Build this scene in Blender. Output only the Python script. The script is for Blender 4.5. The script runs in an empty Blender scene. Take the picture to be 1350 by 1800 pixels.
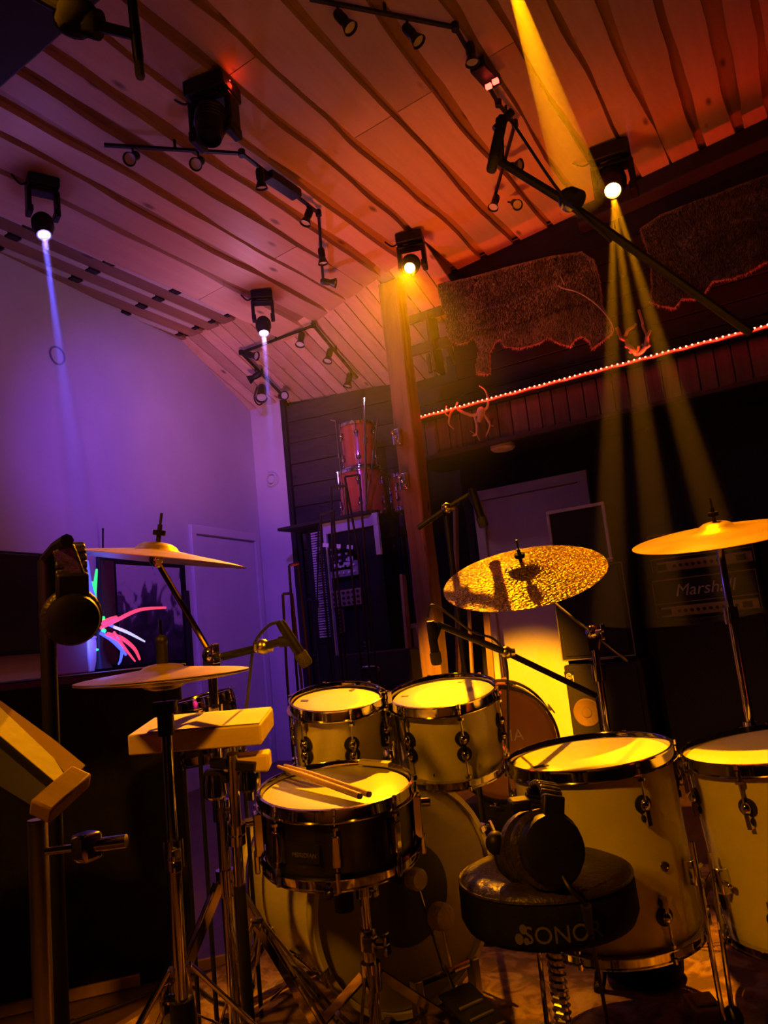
import bpy, bmesh, math, random
from mathutils import Vector as V, Matrix as M
random.seed(7)
sc = bpy.context.scene
COL = sc.collection
R = math.radians
# ------------------------------------------------------------------ camera
YAW, PITCH, ROLL, FPX, CAMH = R(29.9), R(9.23), R(-6.016), 1352.0, 1.0
_f = V((-math.sin(YAW)*math.cos(PITCH), math.cos(YAW)*math.cos(PITCH), math.sin(PITCH)))
_r = V((math.cos(YAW), math.sin(YAW), 0)); _u = _r.cross(_f)
CR = math.cos(ROLL)*_r + math.sin(ROLL)*_u
CU = -math.sin(ROLL)*_r + math.cos(ROLL)*_u
CF = _f; CC = V((0, 0, CAMH))
cd = bpy.data.cameras.new('camera'); cam = bpy.data.objects.new('camera', cd); COL.objects.link(cam)
cd.sensor_fit = 'HORIZONTAL'; cd.sensor_width = 36.0; cd.lens = 36.0*FPX/1350.0
cd.clip_start = 0.05; cd.clip_end = 100
mw = M((CR, CU, -CF)).transposed().to_4x4(); mw.translation = CC
cam.matrix_world = mw
sc.camera = cam
# measuring aids: a sight line through a point of the photograph, met with a plane of the room
def ray(x, y): return CF + CR*((x-675)/FPX) - CU*((y-900)/FPX)
def P(x, y, D): return CC + ray(x, y)*D
def onY(x, y, Y): d = ray(x, y); return CC + d*(Y/d.y)
def onX(x, y, X): d = ray(x, y); return CC + d*(X/d.x)
def onZ(x, y, z): d = ray(x, y); return CC + d*((z-CAMH)/d.z)
def onP(x, y, n, p0): d = ray(x, y); n = V(n); return CC + d*(n.dot(V(p0)-CC)/n.dot(d))
CS = 0.0974
def ceil_z(X): return 3.606 + CS*(X+3.327)
def onC(x, y, off=0): return onP(x, y, (-CS, 0, 1), (-3.327, 0, 3.606-off))
HIP = ((0, .4, 1), (0, 5.7, 3.32))
def onH(x, y, off=0): return onP(x, y, HIP[0], (0, 5.7, 3.32-off))
WALL_N, WALL_P = (math.cos(R(7)), math.sin(R(7)), 0), (-4.662, 5.7, 0)      # plane of the left wall
# ------------------------------------------------------------------ world, view, large lights
w = bpy.data.worlds.new('world'); sc.world = w; w.use_nodes = True
w.node_tree.nodes['Background'].inputs[0].default_value = (0.02, 0.012, 0.016, 1)
w.node_tree.nodes['Background'].inputs[1].default_value = 0.2
sc.view_settings.view_transform = 'Standard'; sc.view_settings.look = 'None'
sc.view_settings.exposure = 0.0; sc.view_settings.gamma = 1.0; sc.view_settings.use_curve_mapping = False
try:
    sc.cycles.use_denoising = True; sc.cycles.adaptive_threshold = .025
    sc.cycles.max_bounces = 5; sc.cycles.diffuse_bounces = 2; sc.cycles.glossy_bounces = 3; sc.cycles.volume_bounces = 0
    sc.cycles.sample_clamp_indirect = 4.0
    sc.cycles.caustics_reflective = False; sc.cycles.caustics_refractive = False
except Exception: pass
AMBER = (1.0, .315, .0005); RED = (1.0, .09, .02); BLUE = (.22, .14, 1.0); MAG = (1.0, .12, .30)
def lamp(name, kind, loc, target, energy, color, angle=40, blend=.3, radius=.04, size=None):
    l = bpy.data.lights.new(name, kind); l.energy = energy; l.color = color
    o = bpy.data.objects.new(name, l); COL.objects.link(o); o.location = loc
    if kind == 'SPOT': l.spot_size = R(angle); l.spot_blend = blend; l.shadow_soft_size = radius
    if kind == 'POINT': l.shadow_soft_size = radius
    if kind == 'AREA': l.size = size or .3
    if target is not None:
        o.rotation_euler = (V(target)-V(loc)).to_track_quat('-Z', 'Y').to_euler()
    return o
# unseen amber and violet heads on door and wall; the rest is added fill
lamp('front_amber_spot', 'SPOT', (-1.25, -.9, 3.3), onY(938, 1300, 5.7), 8000, AMBER, 11.5, .35, .12)
lamp('front_amber_fill', 'SPOT', (-1.6, -1.4, 3.2), (-.80, 2.05, .62), 270, AMBER, 37, .7, .15)
lamp('side_amber_fill', 'SPOT', (.55, .45, 2.3), (-1.3, 1.32, .95), 180, AMBER, 22, .6, .08)  # added to brighten hi-hat and percussion block
lamp('loft_red_fill', 'SPOT', (-2.3, 3.0, .1), (-1.75, 4.55, 3.7), 280, (1, .15, .002), 46, 1.0, .2)  # added ceiling fill near the loft, no fixture stands here
lamp('ceiling_red_fill', 'SPOT', (1.0, 1.6, .5), (-.3, 3.2, 3.8), 11, (1, .08, .0), 120, 1.0, .3)
lamp('ceiling_amber_fill', 'SPOT', (-.2, 1.0, 1.0), (-1.5, 3.9, 3.7), 44, (1, .30, .0), 60, 1.0, .3)
lamp('ceiling_orange_fill', 'SPOT', (-2.5, 3.5, .15), (-2.6, 4.5, 3.7), 125, (1, .13, .03), 62, 1.0, .15)  # added fill for the ceiling end, hidden behind the kit
lamp('ceiling_magenta_fill', 'SPOT', (-3.0, 3.0, .9), (-4.0, 5.25, 3.3), 150, (1, .26, .34), 52, 1.0, .2)
lamp('wall_violet_wash', 'SPOT', (-2.0, 1.98, 3.2), onP(360, 930, WALL_N, WALL_P), 300, (.20, .045, 1.0), 60, .95, .08)
lamp('wall_magenta_fill', 'SPOT', (-1.0, .2, 1.2), (-4.2, 3.6, 2.6), 14, (1, .03, .22), 80, 1.0, .3)
# ------------------------------------------------------------------ materials
MATS = {}
def nodes(name):
    m = bpy.data.materials.new(name); m.use_nodes = True; nt = m.node_tree
    b = nt.nodes['Principled BSDF']; MATS[name] = m
    return m, nt, b
def N(nt, t, **k):
    n = nt.nodes.new(t)
    for a, v in k.items():
        if hasattr(n, a): setattr(n, a, v)
        else: n.inputs[a.replace('_', ' ')].default_value = v
    return n
def ramp(nt, src, stops):
    n = nt.nodes.new('ShaderNodeValToRGB'); e = n.color_ramp.elements
    while len(e) < len(stops): e.new(.5)
    for i, (p, c) in enumerate(stops):
        e[i].position = p; e[i].color = (*c, 1) if len(c) == 3 else c
    nt.links.new(src, n.inputs[0]); return n
def simple(name, c, rough=.5, metal=0., var=.12, scale=8., bump=0., bscale=60., coat=0., spec=None, stretch=(1, 1, 1)):
    m, nt, b = nodes(name)
    tc = N(nt, 'ShaderNodeTexCoord'); mp = N(nt, 'ShaderNodeMapping'); nt.links.new(tc.outputs['Object'], mp.inputs[0])
    mp.inputs['Scale'].default_value = stretch
    no = N(nt, 'ShaderNodeTexNoise', Scale=scale, Detail=4.); nt.links.new(mp.outputs[0], no.inputs['Vector'])
    lo = tuple(max(0, x*(1-var)) for x in c); hi = tuple(min(1, x*(1+var)) for x in c)
    rp = ramp(nt, no.outputs[0], [(.3, lo), (.7, hi)]); nt.links.new(rp.outputs[0], b.inputs['Base Color'])
    b.inputs['Roughness'].default_value = rough; b.inputs['Metallic'].default_value = metal
    if spec is not None: b.inputs['Specular IOR Level'].default_value = spec
    if coat: b.inputs['Coat Weight'].default_value = coat; b.inputs['Coat Roughness'].default_value = .08
    if bump:
        n2 = N(nt, 'ShaderNodeTexNoise', Scale=bscale, Detail=3.); nt.links.new(mp.outputs[0], n2.inputs['Vector'])
        bp = N(nt, 'ShaderNodeBump', Strength=bump, Distance=.01); nt.links.new(n2.outputs[0], bp.inputs['Height'])
        nt.links.new(bp.outputs[0], b.inputs['Normal'])
    return m
def wood(name, c1, c2, axis='y', scale=1., rough=.6, knots=True, coat=0., bump=.25):
    m, nt, b = nodes(name)
    tc = N(nt, 'ShaderNodeTexCoord'); oi = N(nt, 'ShaderNodeObjectInfo')
    ad = N(nt, 'ShaderNodeVectorMath', operation='ADD'); cm = N(nt, 'ShaderNodeCombineXYZ')
    mu = N(nt, 'ShaderNodeMath', operation='MULTIPLY'); mu.inputs[1].default_value = 37.
    nt.links.new(oi.outputs['Random'], mu.inputs[0])
    for i in range(3): nt.links.new(mu.outputs[0], cm.inputs[i])
    nt.links.new(tc.outputs['Object'], ad.inputs[0]); nt.links.new(cm.outputs[0], ad.inputs[1])
    mp = N(nt, 'ShaderNodeMapping'); nt.links.new(ad.outputs[0], mp.inputs[0])
    s = {'x': (.9, 14, 14), 'y': (14, .9, 14), 'z': (14, 14, .9)}[axis]
    mp.inputs['Scale'].default_value = tuple(q*scale for q in s)
    n1 = N(nt, 'ShaderNodeTexNoise', Scale=1., Detail=6., Roughness=.65, Distortion=.6); nt.links.new(mp.outputs[0], n1.inputs['Vector'])
    rp = ramp(nt, n1.outputs[0], [(.28, c2), (.5, tuple((a+d)/2 for a, d in zip(c1, c2))), (.72, c1)])
    col = rp.outputs[0]
    hs = N(nt, 'ShaderNodeHueSaturation'); mr = N(nt, 'ShaderNodeMapRange')
    mr.inputs['To Min'].default_value = .78; mr.inputs['To Max'].default_value = 1.15
    nt.links.new(oi.outputs['Random'], mr.inputs[0]); nt.links.new(mr.outputs[0], hs.inputs['Value']); nt.links.new(col, hs.inputs['Color'])
    col = hs.outputs[0]
    if knots:
        mk = N(nt, 'ShaderNodeMapping'); nt.links.new(ad.outputs[0], mk.inputs[0])
        k = {'x': (2.2, 6, 6), 'y': (6, 2.2, 6), 'z': (6, 6, 2.2)}[axis]; mk.inputs['Scale'].default_value = k
        vo = N(nt, 'ShaderNodeTexVoronoi', Scale=1.); nt.links.new(mk.outputs[0], vo.inputs['Vector'])
        kr = ramp(nt, vo.outputs['Distance'], [(.05, (1, 1, 1)), (.13, (0, 0, 0))])
        mx = N(nt, 'ShaderNodeMixRGB'); mx.inputs[2].default_value = (*[q*.35 for q in c2], 1)
        nt.links.new(kr.outputs[0], mx.inputs[0]); nt.links.new(col, mx.inputs[1]); col = mx.outputs[0]
    nt.links.new(col, b.inputs['Base Color']); b.inputs['Roughness'].default_value = rough
    if coat: b.inputs['Coat Weight'].default_value = coat
    bp = N(nt, 'ShaderNodeBump', Strength=bump, Distance=.004); nt.links.new(n1.outputs[0], bp.inputs['Height']); nt.links.new(bp.outputs[0], b.inputs['Normal'])
    return m
def emit(name, c, s):
    m, nt, b = nodes(name)
    no = N(nt, 'ShaderNodeTexNoise', Scale=3.); rp = ramp(nt, no.outputs[0], [(0, c), (1, c)])
    nt.links.new(rp.outputs[0], b.inputs['Emission Color']); b.inputs['Emission Strength'].default_value = s
    b.inputs['Base Color'].default_value = (*c, 1); b.inputs['Roughness'].default_value = .3
    return m
def cymbal_mat(name, c, hammer, rough):
    m, nt, b = nodes(name)
    tc = N(nt, 'ShaderNodeTexCoord'); ln = N(nt, 'ShaderNodeVectorMath', operation='LENGTH')
    sx = N(nt, 'ShaderNodeSeparateXYZ'); nt.links.new(tc.outputs['Generated'], sx.inputs[0])
    sb = N(nt, 'ShaderNodeVectorMath', operation='SUBTRACT'); sb.inputs[1].default_value = (.5, .5, .5); nt.links.new(tc.outputs['Generated'], sb.inputs[0])
    ml = N(nt, 'ShaderNodeVectorMath', operation='MULTIPLY'); ml.inputs[1].default_value = (1, 1, 0); nt.links.new(sb.outputs[0], ml.inputs[0])
    nt.links.new(ml.outputs[0], ln.inputs[0])
    mu = N(nt, 'ShaderNodeMath', operation='MULTIPLY'); mu.inputs[1].default_value = 160; nt.links.new(ln.outputs['Value'], mu.inputs[0])
    cx = N(nt, 'ShaderNodeCombineXYZ'); nt.links.new(mu.outputs[0], cx.inputs[0])
    n1 = N(nt, 'ShaderNodeTexNoise', Scale=1., Detail=2.); nt.links.new(cx.outputs[0], n1.inputs['Vector'])
    n2 = N(nt, 'ShaderNodeTexNoise', Scale=46., Detail=1.); nt.links.new(tc.outputs['Generated'], n2.inputs['Vector'])
    n3 = N(nt, 'ShaderNodeTexNoise', Scale=5., Detail=3.); nt.links.new(tc.outputs['Generated'], n3.inputs['Vector'])
    rp = ramp(nt, n3.outputs[0], [(.3, tuple(q*.7 for q in c)), (.7, c)]); nt.links.new(rp.outputs[0], b.inputs['Base Color'])
    b1 = N(nt, 'ShaderNodeBump', Strength=.35, Distance=.002); nt.links.new(n1.outputs[0], b1.inputs['Height'])
    b2 = N(nt, 'ShaderNodeBump', Strength=hammer, Distance=.02); nt.links.new(n2.outputs[0], b2.inputs['Height']); nt.links.new(b1.outputs[0], b2.inputs['Normal'])
    nt.links.new(b2.outputs[0], b.inputs['Normal'])
    b.inputs['Metallic'].default_value = .72; b.inputs['Roughness'].default_value = rough
    return m
def haze_mat(name, dens, aniso=.2, color=(1, 1, 1)):
    m = bpy.data.materials.new(name); m.use_nodes = True; nt = m.node_tree; nt.nodes.remove(nt.nodes['Principled BSDF'])
    vs = nt.nodes.new('ShaderNodeVolumeScatter'); vs.inputs['Density'].default_value = dens; vs.inputs['Anisotropy'].default_value = aniso
    vs.inputs['Color'].default_value = (*color, 1)
    nt.links.new(vs.outputs[0], nt.nodes['Material Output'].inputs['Volume']); MATS[name] = m
    return m
def glass_mat(name, c, rough=.05):
    m, nt, b = nodes(name); b.inputs['Base Color'].default_value = (*c, 1); b.inputs['Roughness'].default_value = rough
    b.inputs['Coat Weight'].default_value = .6; return m
simple('white_wall', (.72, .70, .68), .85, var=.05, scale=2.5, bump=.15, bscale=40)
simple('white_paint', (.74, .72, .68), .45, var=.04, scale=4)
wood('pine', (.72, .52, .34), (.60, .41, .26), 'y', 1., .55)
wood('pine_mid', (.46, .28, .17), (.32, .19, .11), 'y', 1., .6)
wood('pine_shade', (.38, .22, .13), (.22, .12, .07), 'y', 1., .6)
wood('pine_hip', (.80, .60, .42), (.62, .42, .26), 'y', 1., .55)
wood('dark_panel', (.060, .042, .032), (.026, .018, .014), 'x', 1., .65)
wood('grey_plank', (.17, .13, .10), (.06, .045, .035), 'z', 1., .75)
wood('post_wood', (.42, .25, .12), (.16, .08, .035), 'z', .8, .6)
wood('lean_wood', (.45, .28, .15), (.25, .14, .07), 'z', 1., .6)
wood('black_wood', (.022, .016, .014), (.010, .008, .008), 'x', 1., .7)
wood('stick_wood', (.80, .58, .34), (.66, .44, .24), 'x', 3., .4, knots=False)
wood('block_wood', (.80, .64, .42), (.66, .50, .30), 'x', 1.6, .55, knots=False)
wood('floor_wood', (.16, .09, .05), (.08, .045, .025), 'y', 1., .4)
simple('pearl', (.80, .77, .70), .22, var=.06, scale=14, coat=.7)
simple('drumhead', (.86, .84, .78), .42, var=.05, scale=9, bump=.06, bscale=180)
simple('drumhead_dim', (.42, .39, .34), .38, var=.06, scale=7)  # bass head colour darkened to stand for its dim lighting
simple('drumhead_clear', (.60, .56, .50), .35, var=.06, scale=7)
simple('black_dot', (.022, .02, .02), .35)
simple('felt', (.86, .76, .60), .95, var=.2, scale=30, bump=.4, bscale=120)
simple('chrome', (.70, .68, .66), .09, 1., var=.04)
simple('steel', (.55, .53, .52), .28, 1., var=.1)
simple('black_shell', (.012, .010, .010), .28, var=.3, coat=.4)
simple('black_plastic', (.011, .010, .010), .45, var=.3, scale=20, spec=.3)
simple('black_matte', (.008, .007, .007), .85, var=.3, scale=20, bump=.2, spec=.15)
simple('black_tolex', (.016, .014, .013), .7, var=.3, scale=60, bump=.5, bscale=300)
simple('grille_cloth', (.020, .018, .016), .9, var=.4, scale=220, bump=.3, bscale=300)
simple('rubber', (.010, .010, .010), .7)
simple('leather', (.035, .026, .02), .38, var=.35, scale=22, bump=.35, bscale=90)
simple('red_lacquer', (.46, .085, .035), .22, var=.2, scale=6, coat=.6)
simple('orange_head', (.44, .22, .09), .5, var=.18, scale=5)
simple('dull_white', (.62, .60, .58), .6, var=.1)
simple('grey_metal', (.30, .29, .28), .45, .3)
simple('mic_mesh', (.07, .066, .06), .5, .6, bump=.5, bscale=400)
simple('paper', (.86, .82, .72), .8, var=.05, bump=.1)
simple('speaker_paper', (.16, .10, .055), .7, var=.2)
simple('gold_panel', (.30, .22, .17), .4, .4, var=.2)
simple('letter_white', (.66, .62, .58), .5)
simple('letter_grey', (.10, .085, .07), .7)
simple('antler', (.52, .40, .28), .5, var=.3, scale=14)
simple('hide', (.30, .22, .17), .95, var=.6, scale=5, bump=.5, bscale=80)
simple('fur', (.50, .40, .33), .9, var=.5, scale=5)
simple('fur_dark', (.13, .09, .07), .9, var=.5, scale=5)
def fur_mat(name, c, k):
    m, nt, b = nodes(name); tr = N(nt, 'ShaderNodeBsdfTranslucent'); df = N(nt, 'ShaderNodeBsdfDiffuse'); mx = N(nt, 'ShaderNodeMixShader'); mx.inputs[0].default_value = k
    tc = N(nt, 'ShaderNodeTexCoord'); no = N(nt, 'ShaderNodeTexNoise', Scale=5., Detail=4.); nt.links.new(tc.outputs['Object'], no.inputs['Vector'])
    rp = ramp(nt, no.outputs[0], [(.3, tuple(q*.6 for q in c)), (.7, c)])
    for q in (tr, df): nt.links.new(rp.outputs[0], q.inputs['Color'])
    nt.links.new(df.outputs[0], mx.inputs[1]); nt.links.new(tr.outputs[0], mx.inputs[2]); nt.links.new(mx.outputs[0], nt.nodes['Material Output'].inputs['Surface'])
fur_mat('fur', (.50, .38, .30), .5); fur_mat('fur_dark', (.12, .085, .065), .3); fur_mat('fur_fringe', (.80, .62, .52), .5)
simple('dark_red', (.09, .02, .02), .9)
simple('guitar_orange', (.62, .16, .04), .25, coat=.6)
simple('cable_black', (.012, .011, .011), .5)
cymbal_mat('cymbal_gold', (.66, .46, .18), .05, .36)
cymbal_mat('cymbal_hammered', (.36, .235, .075), 1.0, .25)
emit('lens_amber', (1, .52, .06), 60); emit('lens_white', (.62, .70, 1.0), 22)
emit('led_red', (1, .012, .004), 9); emit('led_bulb', (1, .22, .10), 9); emit('display_glint_red', (1, .05, .03), 9); emit('display_white', (.75, .7, 1), 2.5); emit('display_amber', (1, .55, .2), 3.5)
emit('fibre_red', (1, .05, .12), 1.3); emit('fibre_blue', (.07, .10, 1), 1.6); emit('fibre_green', (.04, 1, .25), 1.0); emit('fibre_white', (.7, .75, .8), .8)
emit('pilot', (1, .8, .6), 3)
haze_mat('haze_amber', .22, .35); haze_mat('haze_blue', 1.1, .3); haze_mat('haze_wide', .013, .4)
def rug_mat():
    m, nt, b = nodes('rug')
    tc = N(nt, 'ShaderNodeTexCoord'); vo = N(nt, 'ShaderNodeTexVoronoi', Scale=7.); nt.links.new(tc.outputs['Object'], vo.inputs['Vector'])
    no = N(nt, 'ShaderNodeTexNoise', Scale=11., Detail=6., Distortion=1.4); nt.links.new(tc.outputs['Object'], no.inputs['Vector'])
    r1 = ramp(nt, no.outputs[0], [(.40, (.03, .018, .012)), (.47, (.13, .055, .03)), (.55, (.30, .19, .11)), (.68, (.40, .28, .17))])
    r2 = ramp(nt, vo.outputs['Distance'], [(.10, (.05, .02, .015)), (.22, (.42, .32, .22)), (.5, (.30, .17, .10))])
    mx = N(nt, 'ShaderNodeMixRGB', blend_type='MIX'); mx.inputs[0].default_value = .35
    nt.links.new(r1.outputs[0], mx.inputs[1]); nt.links.new(r2.outputs[0], mx.inputs[2]); nt.links.new(mx.outputs[0], b.inputs['Base Color'])
    b.inputs['Roughness'].default_value = .95
    n2 = N(nt, 'ShaderNodeTexNoise', Scale=260.); bp = N(nt, 'ShaderNodeBump', Strength=.5, Distance=.006)
    nt.links.new(tc.outputs['Object'], n2.inputs['Vector']); nt.links.new(n2.outputs[0], bp.inputs['Height']); nt.links.new(bp.outputs[0], b.inputs['Normal'])
rug_mat()
def picture_mat():
    m, nt, b = nodes('picture')
    tc = N(nt, 'ShaderNodeTexCoord'); no = N(nt, 'ShaderNodeTexNoise', Scale=3.4, Detail=5., Distortion=1.2); nt.links.new(tc.outputs['Generated'], no.inputs['Vector'])
    sx = N(nt, 'ShaderNodeSeparateXYZ'); nt.links.new(tc.outputs['Generated'], sx.inputs[0])
    a = N(nt, 'ShaderNodeMath', operation='MULTIPLY_ADD'); a.inputs[1].default_value = .45; nt.links.new(sx.outputs[2], a.inputs[0]); nt.links.new(no.outputs[0], a.inputs[2])
    rp = ramp(nt, a.outputs[0], [(.55, (.025, .018, .03)), (.74, (.10, .07, .10)), (.80, (.45, .38, .42)), (.86, (.52, .44, .46))])
    nt.links.new(rp.outputs[0], b.inputs['Base Color']); b.inputs['Roughness'].default_value = .5
picture_mat()
# ------------------------------------------------------------------ geometry
class G:
    def __init__(s, m=None): s.v = []; s.f = []; s.m = m or M()
    def add(s, vs, fs, m=None):
        k = len(s.v); mm = s.m @ m if m is not None else s.m
        s.v += [mm @ V(p) for p in vs]; s.f += [[i+k for i in f] for f in fs]; return s
    def box(s, c, d, rot=None):
        x, y, z = [q/2 for q in d]; m = M.Translation(V(c))
        if rot is not None: m = m @ (rot if isinstance(rot, M) else M.Rotation(rot, 4, 'Z'))
        return s.add([(-x, -y, -z), (x, -y, -z), (x, y, -z), (-x, y, -z), (-x, -y, z), (x, -y, z), (x, y, z), (-x, y, z)],
                     [(0, 3, 2, 1), (4, 5, 6, 7), (0, 1, 5, 4), (1, 2, 6, 5), (2, 3, 7, 6), (3, 0, 4, 7)], m)
    def bar(s, a, b, wd, th, up=(0, 0, 1)):
        a = V(a); b = V(b); d = b-a; L = d.length; x = d/L; y = V(up).cross(x)
        if y.length < 1e-4: y = V((0, 1, 0)).cross(x)
        y.normalize(); z = x.cross(y); m = M((x, y, z)).transposed().to_4x4(); m.translation = (a+b)/2
        return s.box((0, 0, 0), (L, wd, th), None) if False else s._b(m, L, wd, th)
    def _b(s, m, L, wd, th):
        x, y, z = L/2, wd/2, th/2
        return s.add([(-x, -y, -z), (x, -y, -z), (x, y, -z), (-x, y, -z), (-x, -y, z), (x, -y, z), (x, y, z), (-x, y, z)],
                     [(0, 3, 2, 1), (4, 5, 6, 7), (0, 1, 5, 4), (1, 2, 6, 5), (2, 3, 7, 6), (3, 0, 4, 7)], m)
    def cyl(s, a, b, r0, r1=None, n=14, cap=True):
        return s.tube([a, b], [r0, r0 if r1 is None else r1], n, cap)
    def tube(s, pts, r, n=8, cap=True):
        pts = [V(p) for p in pts]; k = len(pts); rr = r if isinstance(r, (list, tuple)) else [r]*k
        vs = []; fs = []; pu = None
        for i, p in enumerate(pts):
            t = (pts[min(i+1, k-1)]-pts[max(i-1, 0)]).normalized()
            if pu is None:
                pu = t.orthogonal().normalized()
            pu = (pu - t*pu.dot(t)); pu = pu.normalized() if pu.length > 1e-5 else t.orthogonal().normalized(); q = t.cross(pu)
            for j in range(n):
                a = 2*math.pi*j/n; vs.append(p + (pu*math.cos(a)+q*math.sin(a))*rr[i])
        for i in range(k-1):
            for j in range(n):
                fs.append((i*n+j, i*n+(j+1) % n, (i+1)*n+(j+1) % n, (i+1)*n+j))
        if cap: fs += [tuple(range(n-1, -1, -1)), tuple(range((k-1)*n, k*n))]
        return s.add(vs, fs)
    def lathe(s, prof, n=32, m=None, close=False):
        vs = []; fs = []; k = len(prof)
        for r, z in prof:
            for j in range(n):
                a = 2*math.pi*j/n; vs.append((r*math.cos(a), r*math.sin(a), z))
        for i in range(k if close else k-1):
            for j in range(n):
                i2 = (i+1) % k
                fs.append((i*n+j, i*n+(j+1) % n, i2*n+(j+1) % n, i2*n+j))
        return s.add(vs, fs, m)
    def disc(s, r, z, n=32, m=None):
        return s.add([(r*math.cos(2*math.pi*j/n), r*math.sin(2*math.pi*j/n), z) for j in range(n)], [tuple(range(n))], m)
    def sph(s, c, r, n=12, sq=(1, 1, 1), m=None):
        prof = [(max(1e-4, r*math.sin(math.pi*i/(n//2+2))), -r*math.cos(math.pi*i/(n//2+2))) for i in range(n//2+3)]
        mm = M.Translation(V(c)) @ M.Diagonal((*sq, 1))
        return s.lathe(prof, n, mm if m is None else m @ mm)
    def prism(s, poly, m, t):
        k = len(poly); vs = [(x, y, 0) for x, y in poly]+[(x, y, t) for x, y in poly]
        fs = [tuple(range(k-1, -1, -1)), tuple(range(k, 2*k))]+[(i, (i+1) % k, k+(i+1) % k, k+i) for i in range(k)]
        return s.add(vs, fs, m)
    def build(s, name, mat, parent=None, bevel=0, sharp=35, kind=None, label=None):
        L = WLOC.get(parent.name, V()) if parent is not None else V()
        me = bpy.data.meshes.new(name); me.from_pydata([p-L for p in s.v], [], s.f); me.validate(); me.update()
        bm = bmesh.new(); bm.from_mesh(me); bmesh.ops.recalc_face_normals(bm, faces=bm.faces); bm.to_mesh(me); bm.free()
        me.polygons.foreach_set('use_smooth', [True]*len(me.polygons)); me.set_sharp_from_angle(angle=R(sharp))
        me.materials.append(MATS[mat]); o = bpy.data.objects.new(name, me); COL.objects.link(o)
        if parent is not None: o.parent = parent
        WLOC[o.name] = L
        if bevel:
            b = o.modifiers.new('bevel', 'BEVEL'); b.width = bevel; b.segments = 2; b.limit_method = 'ANGLE'; b.angle_limit = R(50)
        if kind: o['kind'] = kind
        if label: o['label'] = label
        return o
WLOC = {}
def thing(name, label, cat, loc=(0, 0, 0), group=None):
    o = bpy.data.objects.new(name, None); COL.objects.link(o); o.location = loc; o.empty_display_size = .05
    o['label'] = label; o['category'] = cat
    if group: o['group'] = group
    WLOC[o.name] = V(loc); return o
def tag(o, label, cat, group=None):
    o['label'] = label; o['category'] = cat
    if group: o['group'] = group
    return o
def struct(name, kind='structure', loc=(0, 0, 0)):
    o = bpy.data.objects.new(name, None); COL.objects.link(o); o['kind'] = kind; o.location = loc; WLOC[o.name] = V(loc); return o
def frame(o, z, x=None):
    z = V(z).normalized(); x = V(x) if x is not None else z.orthogonal()
    x = (x - z*x.dot(z)).normalized(); y = z.cross(x); m = M((x, y, z)).transposed().to_4x4(); m.translation = V(o); return m
def disc_frame(cx, cy, D, slope, ratio, top=True):
    c = P(cx, cy, D); v = (CC-c).normalized(); a = (CR - CU*slope); a = (a - v*a.dot(v)).normalized()
    mi = v.cross(a)
    if mi.dot(CU) < 0: mi = -mi
    n = mi*math.sqrt(1-ratio**2) + v*(ratio if top else -ratio)
    return frame(c, n, a)
def smooth(pts, k=6):
    pts = [V(p) for p in pts]; out = []
    for i in range(len(pts)-1):
        p0 = pts[max(i-1, 0)]; p1 = pts[i]; p2 = pts[i+1]; p3 = pts[min(i+2, len(pts)-1)]
        for j in range(k):
            t = j/k; out.append(.5*((2*p1)+(p2-p0)*t+(2*p0-5*p1+4*p2-p3)*t*t+(3*p1-p0-3*p2+p3)*t**3))
    out.append(pts[-1]); return out
def text_geo(s, size, shear=0., ext=.001):
    cu = bpy.data.curves.new('letters', 'FONT'); cu.body = s; cu.size = size; cu.shear = shear; cu.extrude = ext; cu.align_x = 'CENTER'; cu.align_y = 'CENTER'; cu.resolution_u = 3
    o = bpy.data.objects.new('letters', cu); COL.objects.link(o)
    dg = bpy.context.evaluated_depsgraph_get(); me = bpy.data.meshes.new_from_object(o.evaluated_get(dg))
    vs = [v.co.copy() for v in me.vertices]; fs = [tuple(p.vertices) for p in me.polygons]
    bpy.data.objects.remove(o); bpy.data.curves.remove(cu); bpy.data.meshes.remove(me); return vs, fs
def noise1(seed):
    rn = random.Random(seed); c = [(rn.uniform(.6, 1), rn.uniform(.5, 1.2), rn.uniform(0, 6.3)), (rn.uniform(.3, .6), rn.uniform(1.5, 2.6), rn.uniform(0, 6.3)), (rn.uniform(.12, .3), rn.uniform(4, 7), rn.uniform(0, 6.3)), (rn.uniform(.05, .12), rn.uniform(10, 16), rn.uniform(0, 6.3))]
    return lambda t: sum(a*math.sin(f*t+p) for a, f, p in c)
# ------------------------------------------------------------------ the setting
def slab(name, pts, z0, z1, mat, parent=None):
    g = G().prism(pts, M.Translation((0, 0, z0)), z1-z0); o = g.build(name, mat, parent)
    if parent is None: o['kind'] = 'structure'
    return o
fl = slab('floor', [(-4.9, -2.4), (1.9, -2.4), (1.9, 6.1), (-4.9, 6.1)], -.06, 0, 'floor_wood')
TH = R(7); WD = V((-math.sin(TH), math.cos(TH), 0)); WN = V((WD.y, -WD.x, 0)); WC = V((-4.662, 5.7, 0))
def wallL(t, off=0): q = WC - WD*t + WN*off; return (q.x, q.y)
wl = slab('wall_left', [wallL(0), wallL(8.1), wallL(8.1, -.12), wallL(-.3, -.12)], 0, 3.9, 'white_wall')
slab('wall_end_white', [(-4.72, 5.70), (-4.262, 5.70), (-4.262, 5.86), (-4.72, 5.86)], 0, 3.40, 'white_wall')
slab('wall_right', [(1.7, -2.3), (1.82, -2.3), (1.82, 6.0), (1.7, 6.0)], 0, 4.4, 'black_wood')
slab('wall_back', [(-3.9, -2.3), (1.8, -2.3), (1.8, -2.2), (-3.9, -2.2)], 0, 4.4, 'black_wood')
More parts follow.
